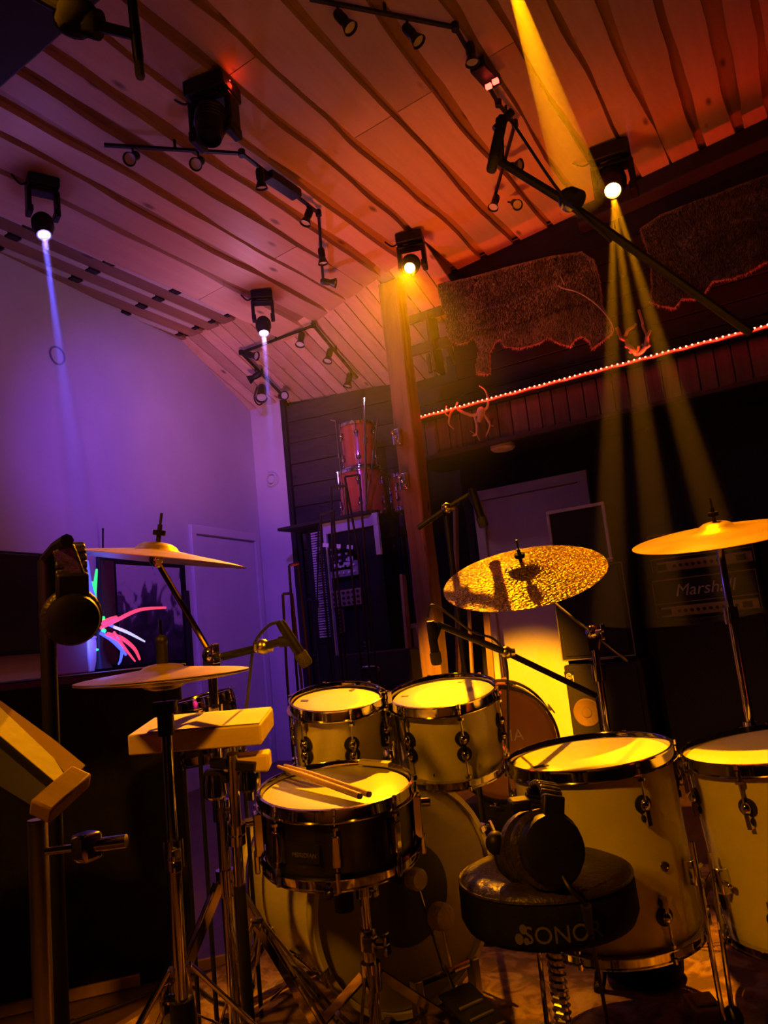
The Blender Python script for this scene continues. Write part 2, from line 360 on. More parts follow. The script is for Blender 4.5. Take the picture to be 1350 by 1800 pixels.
# dark end wall, horizontal boards
wf = slab('wall_far', [(-4.262, 5.74), (-3.1, 5.96), (-2.55, 5.96), (-2.55, 5.76), (1.8, 5.76), (1.8, 6.1), (-4.262, 6.1)], 0, 3.5, 'black_wood')
a = V((-4.255, 5.705, 0)); b = V((-3.1, 5.925, 0)); dv = (b-a).normalized(); nv = V((dv.y, -dv.x, 0))
z = .02; i = 0
while z < 3.3:
    h = .205; p = a + dv*.035; q = b; k = random.uniform(-.004, .004)
    top = min(z+h-.006, 3.30-.04*((z+h) > 3.2))
    G().add([V((p.x, p.y, z)), V((q.x, q.y, z)), V((q.x, q.y, top)), V((p.x, p.y, top))] + [V((p.x, p.y, z))+nv*(.022+k), V((q.x, q.y, z))+nv*(.022+k), V((q.x, q.y, top))+nv*(.022+k), V((p.x, p.y, top))+nv*(.022+k)],
            [(0, 1, 2, 3), (4, 5, 6, 7), (0, 1, 5, 4), (1, 2, 6, 5), (2, 3, 7, 6), (3, 0, 4, 7)]).build('wall_plank', 'dark_panel', wf, bevel=.003)
    z += h
tr = G().box((-4.245, 5.69, 1.66), (.05, .05, 3.32), 0.).build('trim_1', 'black_wood'); tr['kind'] = 'structure'
# left wall door, door of the far wall
def wl_frame(t, z, off=0): x, y = wallL(t, off); return frame((x, y, z), WN, WD)
d1 = struct('door_1'); m = wl_frame(.57, 0)
G(m).box((0, 1.0, .006), (.86, 2.0, .012)).build('door_leaf', 'white_paint', d1, bevel=.004)
for s in (-1, 1): G(m).box((s*.475, 1.03, .012), (.07, 2.06, .03)).build('door_casing', 'white_paint', d1, bevel=.005)
G(m).box((0, 2.05, .013), (1.02, .075, .034)).build('door_casing', 'white_paint', d1, bevel=.005)
G(m).cyl((-.36, 1.0, .01), (-.36, 1.0, .06), .012).cyl((-.36, 1.0, .055), (-.25, 1.0, .055), .009).build('handle', 'steel', d1)
d2 = struct('door_2')
G().box((-1.97, 5.735, 1.0), (.80, .04, 2.0)).build('door_leaf', 'white_paint', d2, bevel=.004)
for x in (-2.405, -1.535): G().box((x, 5.725, 1.02), (.075, .06, 2.04)).build('door_casing', 'white_paint', d2, bevel=.005)
G().box((-1.97, 5.725, 2.045), (.95, .062, .08)).build('door_casing', 'white_paint', d2, bevel=.005)
for zz in (.35, 1.75): G().cyl((-2.362, 5.70, zz-.05), (-2.362, 5.70, zz+.05), .009).build('hinge', 'steel', d2)
# main ceiling: waney boards on battens of further boards
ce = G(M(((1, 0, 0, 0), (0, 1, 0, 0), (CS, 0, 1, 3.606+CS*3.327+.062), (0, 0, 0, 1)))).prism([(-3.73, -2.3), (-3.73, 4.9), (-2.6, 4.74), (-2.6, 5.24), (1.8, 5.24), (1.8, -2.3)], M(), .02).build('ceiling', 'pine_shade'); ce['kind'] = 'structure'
def yend(X):
    if X > -2.6: return 5.2
    return 5.7 - (ceil_z(X)-3.32)/.4 + .02
def plank(name, xl, xr, y0, y1, zoff, th, mat, seed, wav=.022, parent=None, n=None):
    n = n or max(6, int((y1-y0)*9)); L = noise1(seed); Rr = noise1(seed+500); g = G(); vs = []; fs = []
    for i in range(n+1):
        y = y0+(y1-y0)*i/n
        for x in (xl+wav*L(y*1.3), xr+wav*Rr(y*1.3)):
            z = ceil_z(x)+zoff; vs += [(x, y, z), (x, y, z+th)]
    for i in range(n):
        k = 4*i; fs += [(k, k+2, k+6, k+4), (k+1, k+5, k+7, k+3), (k, k+4, k+5, k+1), (k+2, k+3, k+7, k+6)]
    fs += [(0, 1, 3, 2), (4*n, 4*n+2, 4*n+3, 4*n+1)]
    return g.add(vs, fs).build(name, mat, parent or ce, sharp=40)
gaps = [-3.385, -3.15, -2.945, -2.745, -2.55, -2.33, -2.12, -1.90, -1.62, -1.35, -1.10, -.915, -.70, -.487, -.271, -.071, .123, .33, .55, .77, .99, 1.2, 1.42]
edges = [-3.70]+gaps+[1.66]
for i in range(len(edges)-1):
    gw = random.uniform(.016, .034); gw2 = random.uniform(.016, .034)
    xl = edges[i]+(gw if i else 0); xr = edges[i+1]-(gw2 if i < len(edges)-2 else 0)
    ye = yend((xl+xr)/2); cut = random.choice([None, None, 3.4, 2.6, 4.0, None])
    if cut and -2.6 < xl < -1.0 or (cut and i % 3 == 0):
        plank('ceiling_plank', xl, xr, -2.2, cut-.003, 0, .036, 'pine', i*3)
        plank('ceiling_plank', xl, xr, cut+.003, ye, 0, .036, 'pine', i*3)
    else: plank('ceiling_plank', xl, xr, -2.2, ye, 0, .036, 'pine', i*3)
for i, gx in enumerate(gaps):
    plank('ceiling_plank', gx-.085, gx+.085, -2.2, yend(gx)-.01, .038, .010, 'pine_mid', 200+i, .004)  # recessed boards coloured darker for the shade in the gaps
# flat part beside the left wall: dark boards with white strips between them
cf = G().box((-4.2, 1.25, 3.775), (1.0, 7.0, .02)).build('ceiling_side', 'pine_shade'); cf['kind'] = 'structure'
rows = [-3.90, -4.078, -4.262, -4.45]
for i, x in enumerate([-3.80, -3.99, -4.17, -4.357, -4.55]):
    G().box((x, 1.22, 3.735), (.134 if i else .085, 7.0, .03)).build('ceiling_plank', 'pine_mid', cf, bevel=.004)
for x in rows:
    y = -2.0
    for k in range(11):
        y0 = 4.60 - .60*(k+1) + .05; y1 = 4.60-.60*k - .05
        G().box((x, (y0+y1)/2, 3.728), (.044, y1-y0, .036)).build('white_strip', 'white_paint', cf, bevel=.003)
        for yy in (y0-.03, y1+.03): G().box((x, yy, 3.727), (.05, .04, .04)).build('strip_clip', 'black_plastic', cf)
# sloping end of the ceiling, straight tongue-and-groove boards
ch = G().add([(-4.75, 4.66, 3.77), (-2.15, 4.66, 3.77), (-2.15, 5.98, 3.242), (-4.75, 5.98, 3.242)], [(0, 1, 2, 3)]).build('ceiling_end', 'pine_shade'); ch['kind'] = 'structure'
def hipz(Y): return 3.32+.4*(5.7-Y)
x = -4.70; hb = None
while x < -2.2:
    y0, y1 = 4.69, 5.95
    g = G(); vs = []
    for yy in (y0, y1):
        for xx in (x+.003, x+.117): vs += [(xx, yy, hipz(yy)), (xx, yy, hipz(yy)+.016)]
    g.add(vs, [(0, 2, 6, 4), (1, 5, 7, 3), (0, 4, 5, 1), (2, 3, 7, 6), (0, 1, 3, 2), (4, 6, 7, 5)]).build('ceiling_plank', 'pine_hip', ch, bevel=.004)
    x += .123
# black cross beam under the ceiling near the photographer
cb = G()
cb.add([(x, y, ceil_z(x)+z) for x in (-3.7, 1.7) for y, z in ((1.36, .03), (1.36, -.15), (1.85, -.15), (1.85, .03))], [(0, 1, 2, 3), (4, 5, 6, 7), (0, 1, 5, 4), (1, 2, 6, 5), (2, 3, 7, 6), (3, 0, 4, 7)])
cb = cb.build('ceiling_beam', 'black_wood', bevel=.01); cb['kind'] = 'structure'
# loft: fascia of upright boards, ledge, wall above, soffit of the alcove
FY = 5.12
lz = onY(705, 745, FY).z; fb = onY(720, 812, FY).z
x0 = onY(705, 745, FY).x
# a tall board field, and a low one where the bay beside the post stays open
lw = G().box(((-2.2+1.7)/2, 5.23, lz+.55), (3.9, .06, 1.5)).box(((x0-2.2)/2, 5.23, lz+.02), (-2.2-x0, .06, .46)).build('wall_loft', 'black_wood'); lw['kind'] = 'structure'
for k in range(7):
    zz = lz-.02+.13*k
    xa = x0-.02 if k < 2 else -2.22
    G().box(((xa+1.7)/2, 5.185, zz+.063), (1.7-xa, .024, .124)).build('wall_plank', 'black_wood', lw, bevel=.004)
sf = G().box(((x0+1.7)/2, 5.44, fb-.015+.03), (1.7-x0, .62, .03)).box(((x0+1.7)/2, 5.17, lz-.035), (1.7-x0, .08, .03)).build('ceiling_alcove', 'black_wood'); sf['kind'] = 'structure'
fx = struct('wall_fascia'); x = x0
while x < 1.65:
    wv = random.uniform(.088, .118)
    G().box((x+wv/2, FY+.012+random.uniform(-.003, .003), (lz+fb)/2-.02), (wv-.006, .024, lz-fb-.03)).build('fascia_plank', 'grey_plank', fx, bevel=.004)
    x += wv
G().box(((x0+1.7)/2, FY-.015, lz-.012), (1.7-x0, .10, .035)).build('ledge_board', 'dark_panel', fx, bevel=.005)
G().box(((x0+1.7)/2, FY+.0, fb+.0), (1.7-x0, .05, .035)).build('lower_board', 'dark_panel', fx, bevel=.005)
# strip of short boards between main ceiling and hides
hr = G().add([(-2.62, 5.19, ceil_z(-2.6)+.02), (1.7, 5.19, ceil_z(1.7)+.02), (1.7, 5.6, ceil_z(1.7)-.14), (-2.62, 5.6, ceil_z(-2.6)-.14)], [(0, 1, 2, 3)]).build('ceiling_loft', 'pine_shade'); hr['kind'] = 'structure'
x = -2.62
while x < 1.5:
    vs = []
    for yy, dz in ((5.205, 0), (5.30, -.05)):
        for xx in (x+.003, x+.137): vs += [(xx, yy, ceil_z(xx)+dz-.008), (xx, yy, ceil_z(xx)+dz+.012)]
    G().add(vs, [(0, 2, 6, 4), (1, 5, 7, 3), (0, 4, 5, 1), (2, 3, 7, 6), (0, 1, 3, 2), (4, 6, 7, 5)]).build('ceiling_plank', 'pine_hip', hr, bevel=.004)
    x += .143
G().add([(x, y, ceil_z(x)+z) for x in (-1.15, 1.7) for y, z in ((5.12, .0), (5.12, -.12), (5.20, -.17), (5.20, .0))], [(0, 1, 2, 3), (4, 5, 6, 7), (0, 1, 5, 4), (1, 2, 6, 5), (2, 3, 7, 6), (3, 0, 4, 7)]).build('header_shade', 'black_wood', hr, bevel=.01)  # black strip stands for the shaded band at the ceiling end
# railing beside the post
rl = thing('loft_railing', 'dark wooden railing of boards in the open bay beside the tall post', 'railing', (x0+.2, 5.26, lz))
for (a_, b_, wd) in (((718, 560), (782, 540), .11), ((722, 618), (802, 596), .085)):
    p = onY(*a_, 5.25); q = onY(*b_, 5.25); G().bar(p, q, .03, wd).build('rail', 'dark_panel', rl, bevel=.005)
for (a_, b_, wd) in (((757, 556), (772, 655), .17), ((752, 622), (757, 655), .03), ((786, 600), (800, 640), .05)):
    p = onY(*a_, 5.275); q = onY(*b_, 5.275); G().bar(p, q, .03, wd, (0, 1, 0)).build('upright', 'dark_panel', rl, bevel=.005)
# post
pb = onY(690, 613, 4.87).x+.055
po = G(); vs = []; fs = []; n = 30; L1 = noise1(91); L2 = noise1(92)
for i in range(n+1):
    z = 3.625*i/n
    for sx, sy in ((-1, -1), (1, -1), (1, 1), (-1, 1)):
        vs.append((pb+sx*(.077+.006*L1(z*2+sy)), 4.87+sy*(.07+.006*L2(z*2+sx)), z))
for i in range(n):
    for j in range(4): fs.append((4*i+j, 4*i+(j+1) % 4, 4*i+4+(j+1) % 4, 4*i+4+j))
fs += [(3, 2, 1, 0), (4*n, 4*n+1, 4*n+2, 4*n+3)]
tag(po.add(vs, fs).build('timber_post', 'post_wood', bevel=.012), 'tall rough brown timber post standing at the end of the loft ledge', 'post')
rug = G(); rug.prism([(-1.93, .75), (.75, .75), (.75, 3.3), (-1.93, 3.3)], M.Translation((0, 0, .001)), .010)
tag(rug.build('rug', 'rug'), 'worn patterned beige and brown rug under the drum kit', 'rug')
# ------------------------------------------------------------------ lamps
def haze(name, a, b, r0, r1, mat, label, n=20):
    o = G().tube([a, V(a).lerp(V(b), .5), b], [r0, (r0+r1)/2, r1], n).build(name, mat); o['kind'] = 'stuff'; tag(o, label, 'haze'); return o
def moving_head(label, top, piv, aim, lens, s=1., spin=0., display=None):
    """hangs under the ceiling: base box, yoke with two arms, tilting head with lens"""
    t = thing('moving_head_light', label, 'stage light', top, 'moving head lights under the ceiling')
    top = V(top); piv = V(piv); aim = V(aim).normalized()
    side = aim.cross(V((0, 0, 1)))
    side = V((math.cos(spin), math.sin(spin), 0)) if side.length < .2 else side.normalized()
    fw = V((0, 0, 1)).cross(side); B_ = frame(top, (0, 0, -1), side)
    g = G(B_)
    g.box((0, 0, .045*s), (.23*s, .19*s, .085*s)).box((0, 0, .094*s), (.13*s, .13*s, .02*s)).build('base', 'black_plastic', t, bevel=.022*s)
    g = G(B_)
    for q in (-1, 1):
        g.box((q*.105*s, 0, .20*s), (.035*s, .10*s, .19*s)).box((q*.10*s, 0, .285*s), (.045*s, .12*s, .06*s))
    g.box((0, 0, .112*s), (.24*s, .11*s, .028*s)).build('yoke', 'black_plastic', t, bevel=.010*s)
    H = frame(piv, aim, side)
    hd = G(H).lathe([(.001, -.105*s), (.055*s, -.10*s), (.075*s, -.07*s), (.078*s, .02*s), (.066*s, .075*s), (.058*s, .105*s), (.046*s, .105*s), (.044*s, .085*s)], 18).build('head', 'black_plastic', t)
    for k in range(4): G(H).lathe([(.079*s, -.055*s+k*.02*s), (.083*s, -.052*s+k*.02*s), (.083*s, -.045*s+k*.02*s), (.079*s, -.042*s+k*.02*s)], 18).build('cooling_rib', 'black_plastic', hd)
    G(H).lathe([(.0005, .090*s), (.03*s, .088*s), (.0445*s, .082*s)], 18).build('lens', lens, hd, sharp=80)
    if display:
        c = top + side*(.03*s) - fw*(.096*s) + V((0, 0, -.045*s)); c2 = c
        G(frame(c, -fw, side)).box((0, 0, .002), (.05*s, .025*s, .006)).build('display', display, t)
    cab = smooth([top+side*.1*s+V((0, 0, -.03)), top+side*.16*s+V((0, 0, -.05)), top+side*.22*s+V((0, 0, -.005))], 4)
    G().tube(cab, .006, 6).build('cable', 'cable_black', t)
    return t, piv+aim*.12*s
# (a) amber head over the loft post, key light of the drums
l3 = onC(720, 472, .30); aim3 = (P(500, 1255, 1.8)-l3)
t3 = V((l3.x-.02, l3.y+.10, ceil_z(l3.x)-.014))
_, o3 = moving_head('moving head light burning amber beside the tall timber post', t3, l3-aim3.normalized()*.09, aim3, 'lens_amber', .8, 0, 'display_glint_red')
lamp('amber_head_key', 'SPOT', o3, o3+aim3, 1650, AMBER, 36, .8, .03)
e = o3+aim3.normalized()*2.4
haze('haze', o3+aim3.normalized()*.01, o3+aim3.normalized()*2.3+V((-.1, 0, 0)), .03, .75, 'haze_wide', 'amber haze beam falling from the lamp beside the timber post')
# (b) amber head at the loft, three gobo beams downward
l4 = onC(1077, 333, .33); t4 = V((l4.x, l4.y+.10, ceil_z(l4.x)-.014))
tg = onZ(1140, 1330, .65) if False else P(1200, 1330, 2.1)
aim4 = V((0, 0, -1))*1.0 + (P(1180, 1330, 2.05)-l4).normalized()*.55
_, o4 = moving_head('moving head light burning amber above the loft hides', t4, l4-(P(1180, 1300, 2.1)-l4).normalized()*.09, (P(1180, 1300, 2.1)-l4), 'lens_amber', 1.05, 0, 'display_white')
S4 = onC(886, -70, .30)                       # a further head, just above the picture's upper edge, on the floor toms
lamp('amber_head_toms', 'SPOT', S4, (-.32, 2.36, .95), 1150, AMBER, 21, .5, .03)
dS = (V((-.34, 2.32, .9))-S4).normalized(); dB = (P(1000, 275, 2.75)-S4).normalized()
lamp('amber_head_beam', 'SPOT', S4, S4+dB, 230, AMBER, 7, .7, .012)
haze('haze', S4+dB*.02, S4+dB*1.15, .012, .085, 'haze_amber', 'amber haze beam crossing the ceiling boards at the upper picture edge')
lamp('white_display_glow', 'POINT', onC(1102, 262, .07), None, .5, (.8, .55, 1), radius=.02)
for k, (bx, by, w0) in enumerate(((1074, 900, .10), (1150, 900, .12), (1240, 870, .15))):
    d = (onY(bx, by, 4.45)-o4).normalized()
    lamp('amber_gobo_beam', 'SPOT', o4, o4+d, 900, AMBER, 5.6, .6, .010)
    haze('haze', o4+d*.02, o4+d*2.6, .014, .15, 'haze_amber', 'amber haze beam under the loft lamp, %s of the three' % ('leftmost', 'middle one', 'rightmost')[k])
# (c) the two white-blue heads along the left wall
l1 = onC(78, 416, .36); t1 = V((l1.x-.03, l1.y+.02, ceil_z(l1.x)-.012)); g1 = (onZ(150, 950, 1.25) if False else P(150, 960, 3.55)); a1 = (P(152, 965, 3.25)-l1)
_, o1 = moving_head('moving head light shining blue-white at the ceiling edge, nearest the photographer', t1, l1-a1.normalized()*.08, a1, 'lens_white', .68, .3, None)
lamp('blue_head_near', 'SPOT', o1, o1+a1, 1000, (.10, .09, 1), 3.4, .6, .010)
haze('haze', o1+a1.normalized()*.015, o1+a1.normalized()*2.25, .016, .08, 'haze_blue', 'thin blue haze beam in front of the violet wall')
lamp('blue_head_spill', 'POINT', o1+V((.0, 0, -.03)), None, 3.2, (.40, .20, 1), radius=.03)
l2 = onC(464, 588, .36); t2 = V((l2.x-.03, l2.y+.05, ceil_z(l2.x)-.012)); a2 = (P(490, 960, 4.75)-l2)
_, o2 = moving_head('moving head light shining blue-white near the white wall corner', t2, l2-a2.normalized()*.08, a2, 'lens_white', .68, .3, None)
lamp('blue_head_corner', 'SPOT', o2, o2+a2, 420, (.16, .14, 1), 3.6, .6, .010)
haze('haze', o2+a2.normalized()*.015, o2+a2.normalized()*1.55, .016, .06, 'haze_blue', 'thin blue haze beam in front of the white wall corner')
lamp('blue_head_spill', 'POINT', o2+V((.0, 0, -.03)), None, 7, (.85, .40, .9), radius=.03)
# (d) unlit head, red display glowing on the boards
tb = onC(372, 150, .014); moving_head('large unlit moving head light with glowing red display', tb, tb+V((.03, -.06, -.25)), V((.05, -.25, -1)), 'black_plastic', .95, .4, None)
dp = onC(395, 145, .05); G(frame(dp, (CC-dp))).box((0, 0, 0), (.05, .03, .02)).build('display', 'display_glint_red', bpy.data.objects['moving_head_light.004'] if 'moving_head_light.004' in bpy.data.objects else None)
lamp('red_display_glow', 'POINT', dp+V((.02, .02, -.012)), None, .55, (1, .03, .01), radius=.02)
# zigzag spot rails
def spot_head(t, p, aim, s=1., lit=False, mount=None):
    aim = V(aim).normalized(); H = frame(p, aim)
    h = G(H).lathe([(.001, -.055*s), (.018*s, -.055*s), (.024*s, -.04*s), (.024*s, .0), (.020*s, .012*s), (.034*s, .05*s), (.036*s, .056*s), (.031*s, .054*s), (.028*s, .046*s)], 14).build('spot_head', 'black_plastic', t)
    G(H).lathe([(.0005, .045*s), (.029*s, .046*s)], 14).build('bulb', 'dull_white', h)
    if mount is not None: G().cyl(mount, V(p)-aim*.02*s, .006*s, n=8).build('bracket', 'black_plastic', h)
def rail_light(label, pts, spots, box=None, s=1.):
    t = thing('track_light', label, 'track light', pts[0], 'zigzag track lights')
    for i in range(len(pts)-1): G().bar(pts[i], pts[i+1], .018*s, .014*s).build('rail', 'black_plastic', t)
    for p in pts[1:-1]: G().cyl(V(p)+V((0, 0, .02)), V(p)+V((0, 0, -.016)), .019*s, n=10).build('joint', 'black_plastic', t)
    for i in range(len(pts)-1):
        q = V(pts[i]).lerp(V(pts[i+1]), .5); G().cyl(q, q+V((0, 0, .055)), .008*s, n=8).build('ceiling_mount', 'black_plastic', t)
    if box is not None:
        a, b, wd, hh = box; G().bar(a, b, wd, hh).build('transformer', 'black_plastic', t, bevel=.006)
    for m_, p, aim in spots: spot_head(t, p, aim, s, mount=m_)
    return t
def C4(x, y, o=.05): return onC(x, y, o)
rail_light('black zigzag track light below the large unlit moving head', [C4(183, 255), C4(425, 270), C4(560, 375), C4(568, 495)],
    [(C4(232, 259), C4(234, 276, .12), (.2, -.6, -.6)), (C4(347, 266), C4(349, 285, .12), (.2, -.6, -.6)), (C4(457, 297), C4(458, 314, .12), (-.1, .2, -1)),
     (C4(540, 362), C4(541, 380, .12), (-.3, -.3, -1)), (C4(565, 438), C4(566, 450, .1), (0, .1, -1)), (C4(568, 490), C4(577, 496, .11), (.9, .4, -.3))],
    (C4(470, 308, .06), C4(522, 343, .06), .075, .05))
rail_light('black zigzag track light at the top of the picture with red-glinting box', [C4(545, -2), C4(800, 48), C4(876, 182), C4(905, 218), C4(864, 366)],
    [(C4(593, 12), C4(604, 36, .13), (.5, .2, -.9)), (C4(715, 36), C4(724, 60, .13), (.5, .2, -.9)), (C4(826, 85), C4(828, 94, .10), (0, 0, -1)),
     (C4(880, 268), C4(902, 292, .10), (.9, -.2, -.3)), (C4(868, 348), C4(870, 355, .11), (-.2, -.5, -1)), (C4(893, 355), C4(906, 358, .10), (.4, -.6, -.6))],
    (C4(838, 112, .06), C4(868, 146, .06), .085, .06))
for q in ((859, 152), (871, 143)):
    p = C4(*q, .125); G().box(p, (.03, .02, .02)).build('red_glint', 'display_glint_red', bpy.data.objects['track_light.001'])  # glowing boxes stand for red reflections on the transformer
rail_light('black bent track light on the sloping end boards', [onH(496, 694, .06), onH(424, 620, .06), onH(551, 572, .06), onH(628, 664, .06)],
    [(onH(437, 622, .06), onH(441, 624, .11), (.7, .1, -.3)), (onH(448, 648, .06), onH(448, 662, .12), (-.6, -.3, -.3)), (onH(490, 690, .06), onH(496, 696, .12), (.7, -.4, -.2)),
     (onH(529, 582, .06), onH(529, 596, .12), (0, -.4, -1)), (onH(582, 612, .06), onH(578, 625, .12), (-.1, -.4, -1)), (onH(616, 650, .06), onH(613, 668, .12), (-.2, -.2, -1))], None, 1.15)
cl = thing('clamp_spot', 'small black clamp spotlight hanging near the white wall corner', 'spotlight', onH(464, 672, .02))
q = onH(460, 690, .13); G(frame(q, (.3, -.5, -.8))).lathe([(.001, -.09), (.035, -.085), (.042, -.03), (.042, .06), (.055, .09), (.05, .088), (.04, .06)], 16).build('lamp_body', 'black_plastic', cl)
G().tube(smooth([onH(452, 680, .04), onH(447, 700, .14), onH(456, 712, .2), onH(470, 700, .16)], 4), .007, 6).build('bracket', 'black_plastic', cl)
G(frame(q+V((.3, -.5, -.8)).normalized()*.07, (.3, -.5, -.8))).disc(.045, 0, 16).build('lens', 'dull_white', cl)
# red LED rope on the ledge
a = onY(708, 745, FY-.078); a.z += .012; b = V((1.2, FY-.078, a.z))
led = thing('led_rope', 'glowing red LED rope light along the loft ledge', 'rope light', a)
rp_ = []
n = 60
for i in range(n+1):
    t = i/n; p = a.lerp(b, t); p.z += .004*math.sin(i*2.1); rp_.append(p)
G().tube(rp_, .006, 6).build('rope', 'led_red', led)
g = G(); L = (b-a).length; k = int(L/.036)
for i in range(k):
    p = a.lerp(b, (i+.5)/k); g.sph(p+V((0, -.003, .008)), .0062, 6)
g.build('led_bulbs', 'led_bulb', led, kind='stuff')
for i in range(7):
    p = a.lerp(b, (i+.5)/7); o = lamp('rope_light_glow', 'AREA', p+V((0, .0, .022)), p+V((0, -.10, 1)), .62, (1, .03, .008), size=.5); o.data.shape = 'RECTANGLE'; o.data.size_y = .012; o.data.spread = R(90)
G().tube([onY(730, 716, 5.165), onY(905, 667, 5.165), onY(1100, 610, 5.165)], .004, 6).build('cable', 'cable_black', led)
# ------------------------------------------------------------------ drum kit
def drum(name, label, F, dia, depth, shell, nl, phase, style='round', cat='drum', group=None, head='drumhead', hoop=.028, bottom=True):
    r = dia/2; o = F.translation; t = thing(name, label, cat, F @ V((0, 0, -depth)), group)
    n = 56
    sh = G(F).lathe([(r-.006, -.010), (r, -.012), (r, -depth+.012), (r-.006, -depth+.010)], n).build('shell', shell, t, sharp=60)
    G(F).lathe([(.0005, -.001), (r*.5, -.001), (r-.004, 0), (r+.001, -.004), (r+.003, -.012)], n).build('batter_head', head, t, sharp=60)
    if bottom: G(F).lathe([(.0005, -depth), (r-.004, -depth), (r+.002, -depth+.008)], n).build('resonant_head', 'drumhead_clear', t, sharp=60)
    def hp(z0, z1, s):
        return [(r+.006, z1), (r+.018, z1+.001*s), (r+.018, z1+.003*s), (r+.010, z1+.004*s), (r+.0085, (z0+z1)/2), (r+.0075, z0-.003*s), (r+.011, z0-.001*s), (r+.011, z0+.002*s), (r+.005, z0+.003*s), (r+.003, z0), (r+.004, z1)]
    G(F).lathe(hp(.012, .012-hoop, 1), n, close=True).build('hoop', 'chrome', t, sharp=40)
    if bottom: G(F).lathe(hp(-depth-.012, -depth-.012+hoop, -1), n, close=True).build('hoop', 'chrome', t, sharp=40)
    for i in range(nl):
        a = R(phase)+2*math.pi*i/nl; c, s = math.cos(a), math.sin(a)
        Lf = F @ frame((r*c, r*s, 0), (c, s, 0), (-s, c, 0))      # z out of the shell, y along the axis
        for sd in ((1,) if (style == 'long') else (1, -1)):
            zc = -.085 if sd == 1 else -depth+.085
            if style == 'round':
                lg = G(Lf).sph((0, zc, .010), .012, 10, (1, 1.25, 1)).box((0, zc-sd*.030, .010), (.011, .034, .014)).cyl((0, zc, 0), (0, zc, .012), .010, n=10).build('lug', 'chrome', t)
                G(Lf).cyl((0, zc, .0), (0, zc, .004), .0215, n=16).build('gasket', 'rubber', lg)
                G(Lf).cyl((0, zc-sd*.032, .0), (0, zc-sd*.032, .006), .011, n=12).build('gasket', 'rubber', lg)
            elif style == 'long':
                lg = G(Lf).box((0, -depth/2, .010), (.018, depth*.46, .018)).build('lug', 'chrome', t, bevel=.003)
                G(Lf).box((0, -depth/2, .002), (.024, depth*.50, .004)).build('gasket', 'rubber', lg)
            z0, z1 = (.0, zc) if sd == 1 else (-depth, zc)
            G(Lf).cyl((0, z0, .013), (0, z1, .013), .003, n=8).cyl((0, z0+sd*.004, .013), (0, z0+sd*.016, .013), .0055, n=8).cyl((0, z0-sd*.028, .013), (0, z0-sd*.022, .013), .010, n=10).build('tension_rod', 'chrome', lg)
        if style == 'long':
            G(Lf).cyl((0, -depth, .013), (0, -depth/2, .013), .003, n=8).cyl((0, -depth-.012, .013), (0, -depth+.03, .013), .006, n=8).build('tension_rod', 'chrome', lg)
    return t
def lvl(c, yaw=0): return frame(c, (0, 0, 1), CR)
# snare
Fs = disc_frame(591, 1386, 1.86, -.105, .30)
sn = drum('snare_drum', 'black snare drum with chrome hoops and two sticks lying on it', Fs, .356, .15, 'black_shell', 8, -93, 'long', group=None)
vs, fs = text_geo('MERIDIAN', .013)
Lb = Fs @ frame((.179*math.cos(R(-116)), .179*math.sin(R(-116)), -.082), (math.cos(R(-116)), math.sin(R(-116)), 0), (-math.sin(R(-116)), math.cos(R(-116)), 0))
G(Lb).box((0, 0, .0015), (.072, .042, .003)).build('badge', 'grey_metal' if False else 'black_plastic', sn)
G(Lb).add(vs, fs, M.Translation((0, -.004, .004))).build('lettering', 'letter_grey', sn)
# strainer of the snare and throw-off
for ang in (-170, -8):
    a = R(ang); Lf = Fs @ frame((.18*math.cos(a), .18*math.sin(a), -.075), (math.cos(a), math.sin(a), 0), (-math.sin(a), math.cos(a), 0))
    G(Lf).box((0, 0, .012), (.03, .10, .022)).box((0, -.065, .02), (.022, .05, .012)).cyl((0, .03, .02), (0, .03, .045), .010).build('strainer', 'chrome', sn, bevel=.003)
G(Fs).box((-.10, .135, .013), (.05, .02, .01), R(35)).box((.105, .135, .013), (.09, .02, .01), R(-35)).build('hoop_guard', 'dull_white', sn)
# sticks
def stick(label, p, q):
    p = V(p); q = V(q); d = (q-p).normalized(); L = (q-p).length
    t = thing('drum_stick', label, 'drum stick', q, 'drum sticks on the snare')
    G().tube([p, p+d*.006, p+d*.012, p+d*.05, p+d*.10, q], [.003, .0046, .0042, .0052, .0074, .0074], 12).build('shaft', 'stick_wood', t)
    G().tube([q-d*.0005, q+d*.004], [.0076, .0066], 12).build('end_cap', 'black_plastic', t)
nS = Fs.to_3x3() @ V((0, 0, 1)); p0 = Fs.translation + nS*.014
def onS(x, y, h=0): return onP(x, y, nS, p0+nS*h)
stick('pale wooden drum stick on the snare, the one nearer the photographer', onS(488, 1347, .022), onS(632, 1399, .004))
stick('pale wooden drum stick on the snare, the one nearer the toms', onS(500, 1345, .022), onS(648, 1396, .004))
# toms
F1 = disc_frame(592, 1231, 2.21, -.10, .31); F2 = disc_frame(779, 1220, 2.29, -.135, .30)
tm1 = drum('rack_tom', 'smaller white pearl rack tom above the snare', F1, .254, .20, 'pearl', 6, -76, group='white pearl rack toms')
tm2 = drum('rack_tom', 'larger white pearl rack tom beside the amber cymbal', F2, .305, .215, 'pearl', 6, -77, group='white pearl rack toms')
for Fx, tm in ((F1, tm1), (F2, tm2)):
    for k in (0, 1):
        rr = .08 if Fx is F1 else .10; a = R(165 if k else 60)
        G(Fx).box((rr*math.cos(a)*1.2, rr*math.sin(a)*1.2, .0005), (.022, .012, .001), a).build('damper_patch', 'black_dot', tm)
vs, fs = text_geo('EVANS', .022)
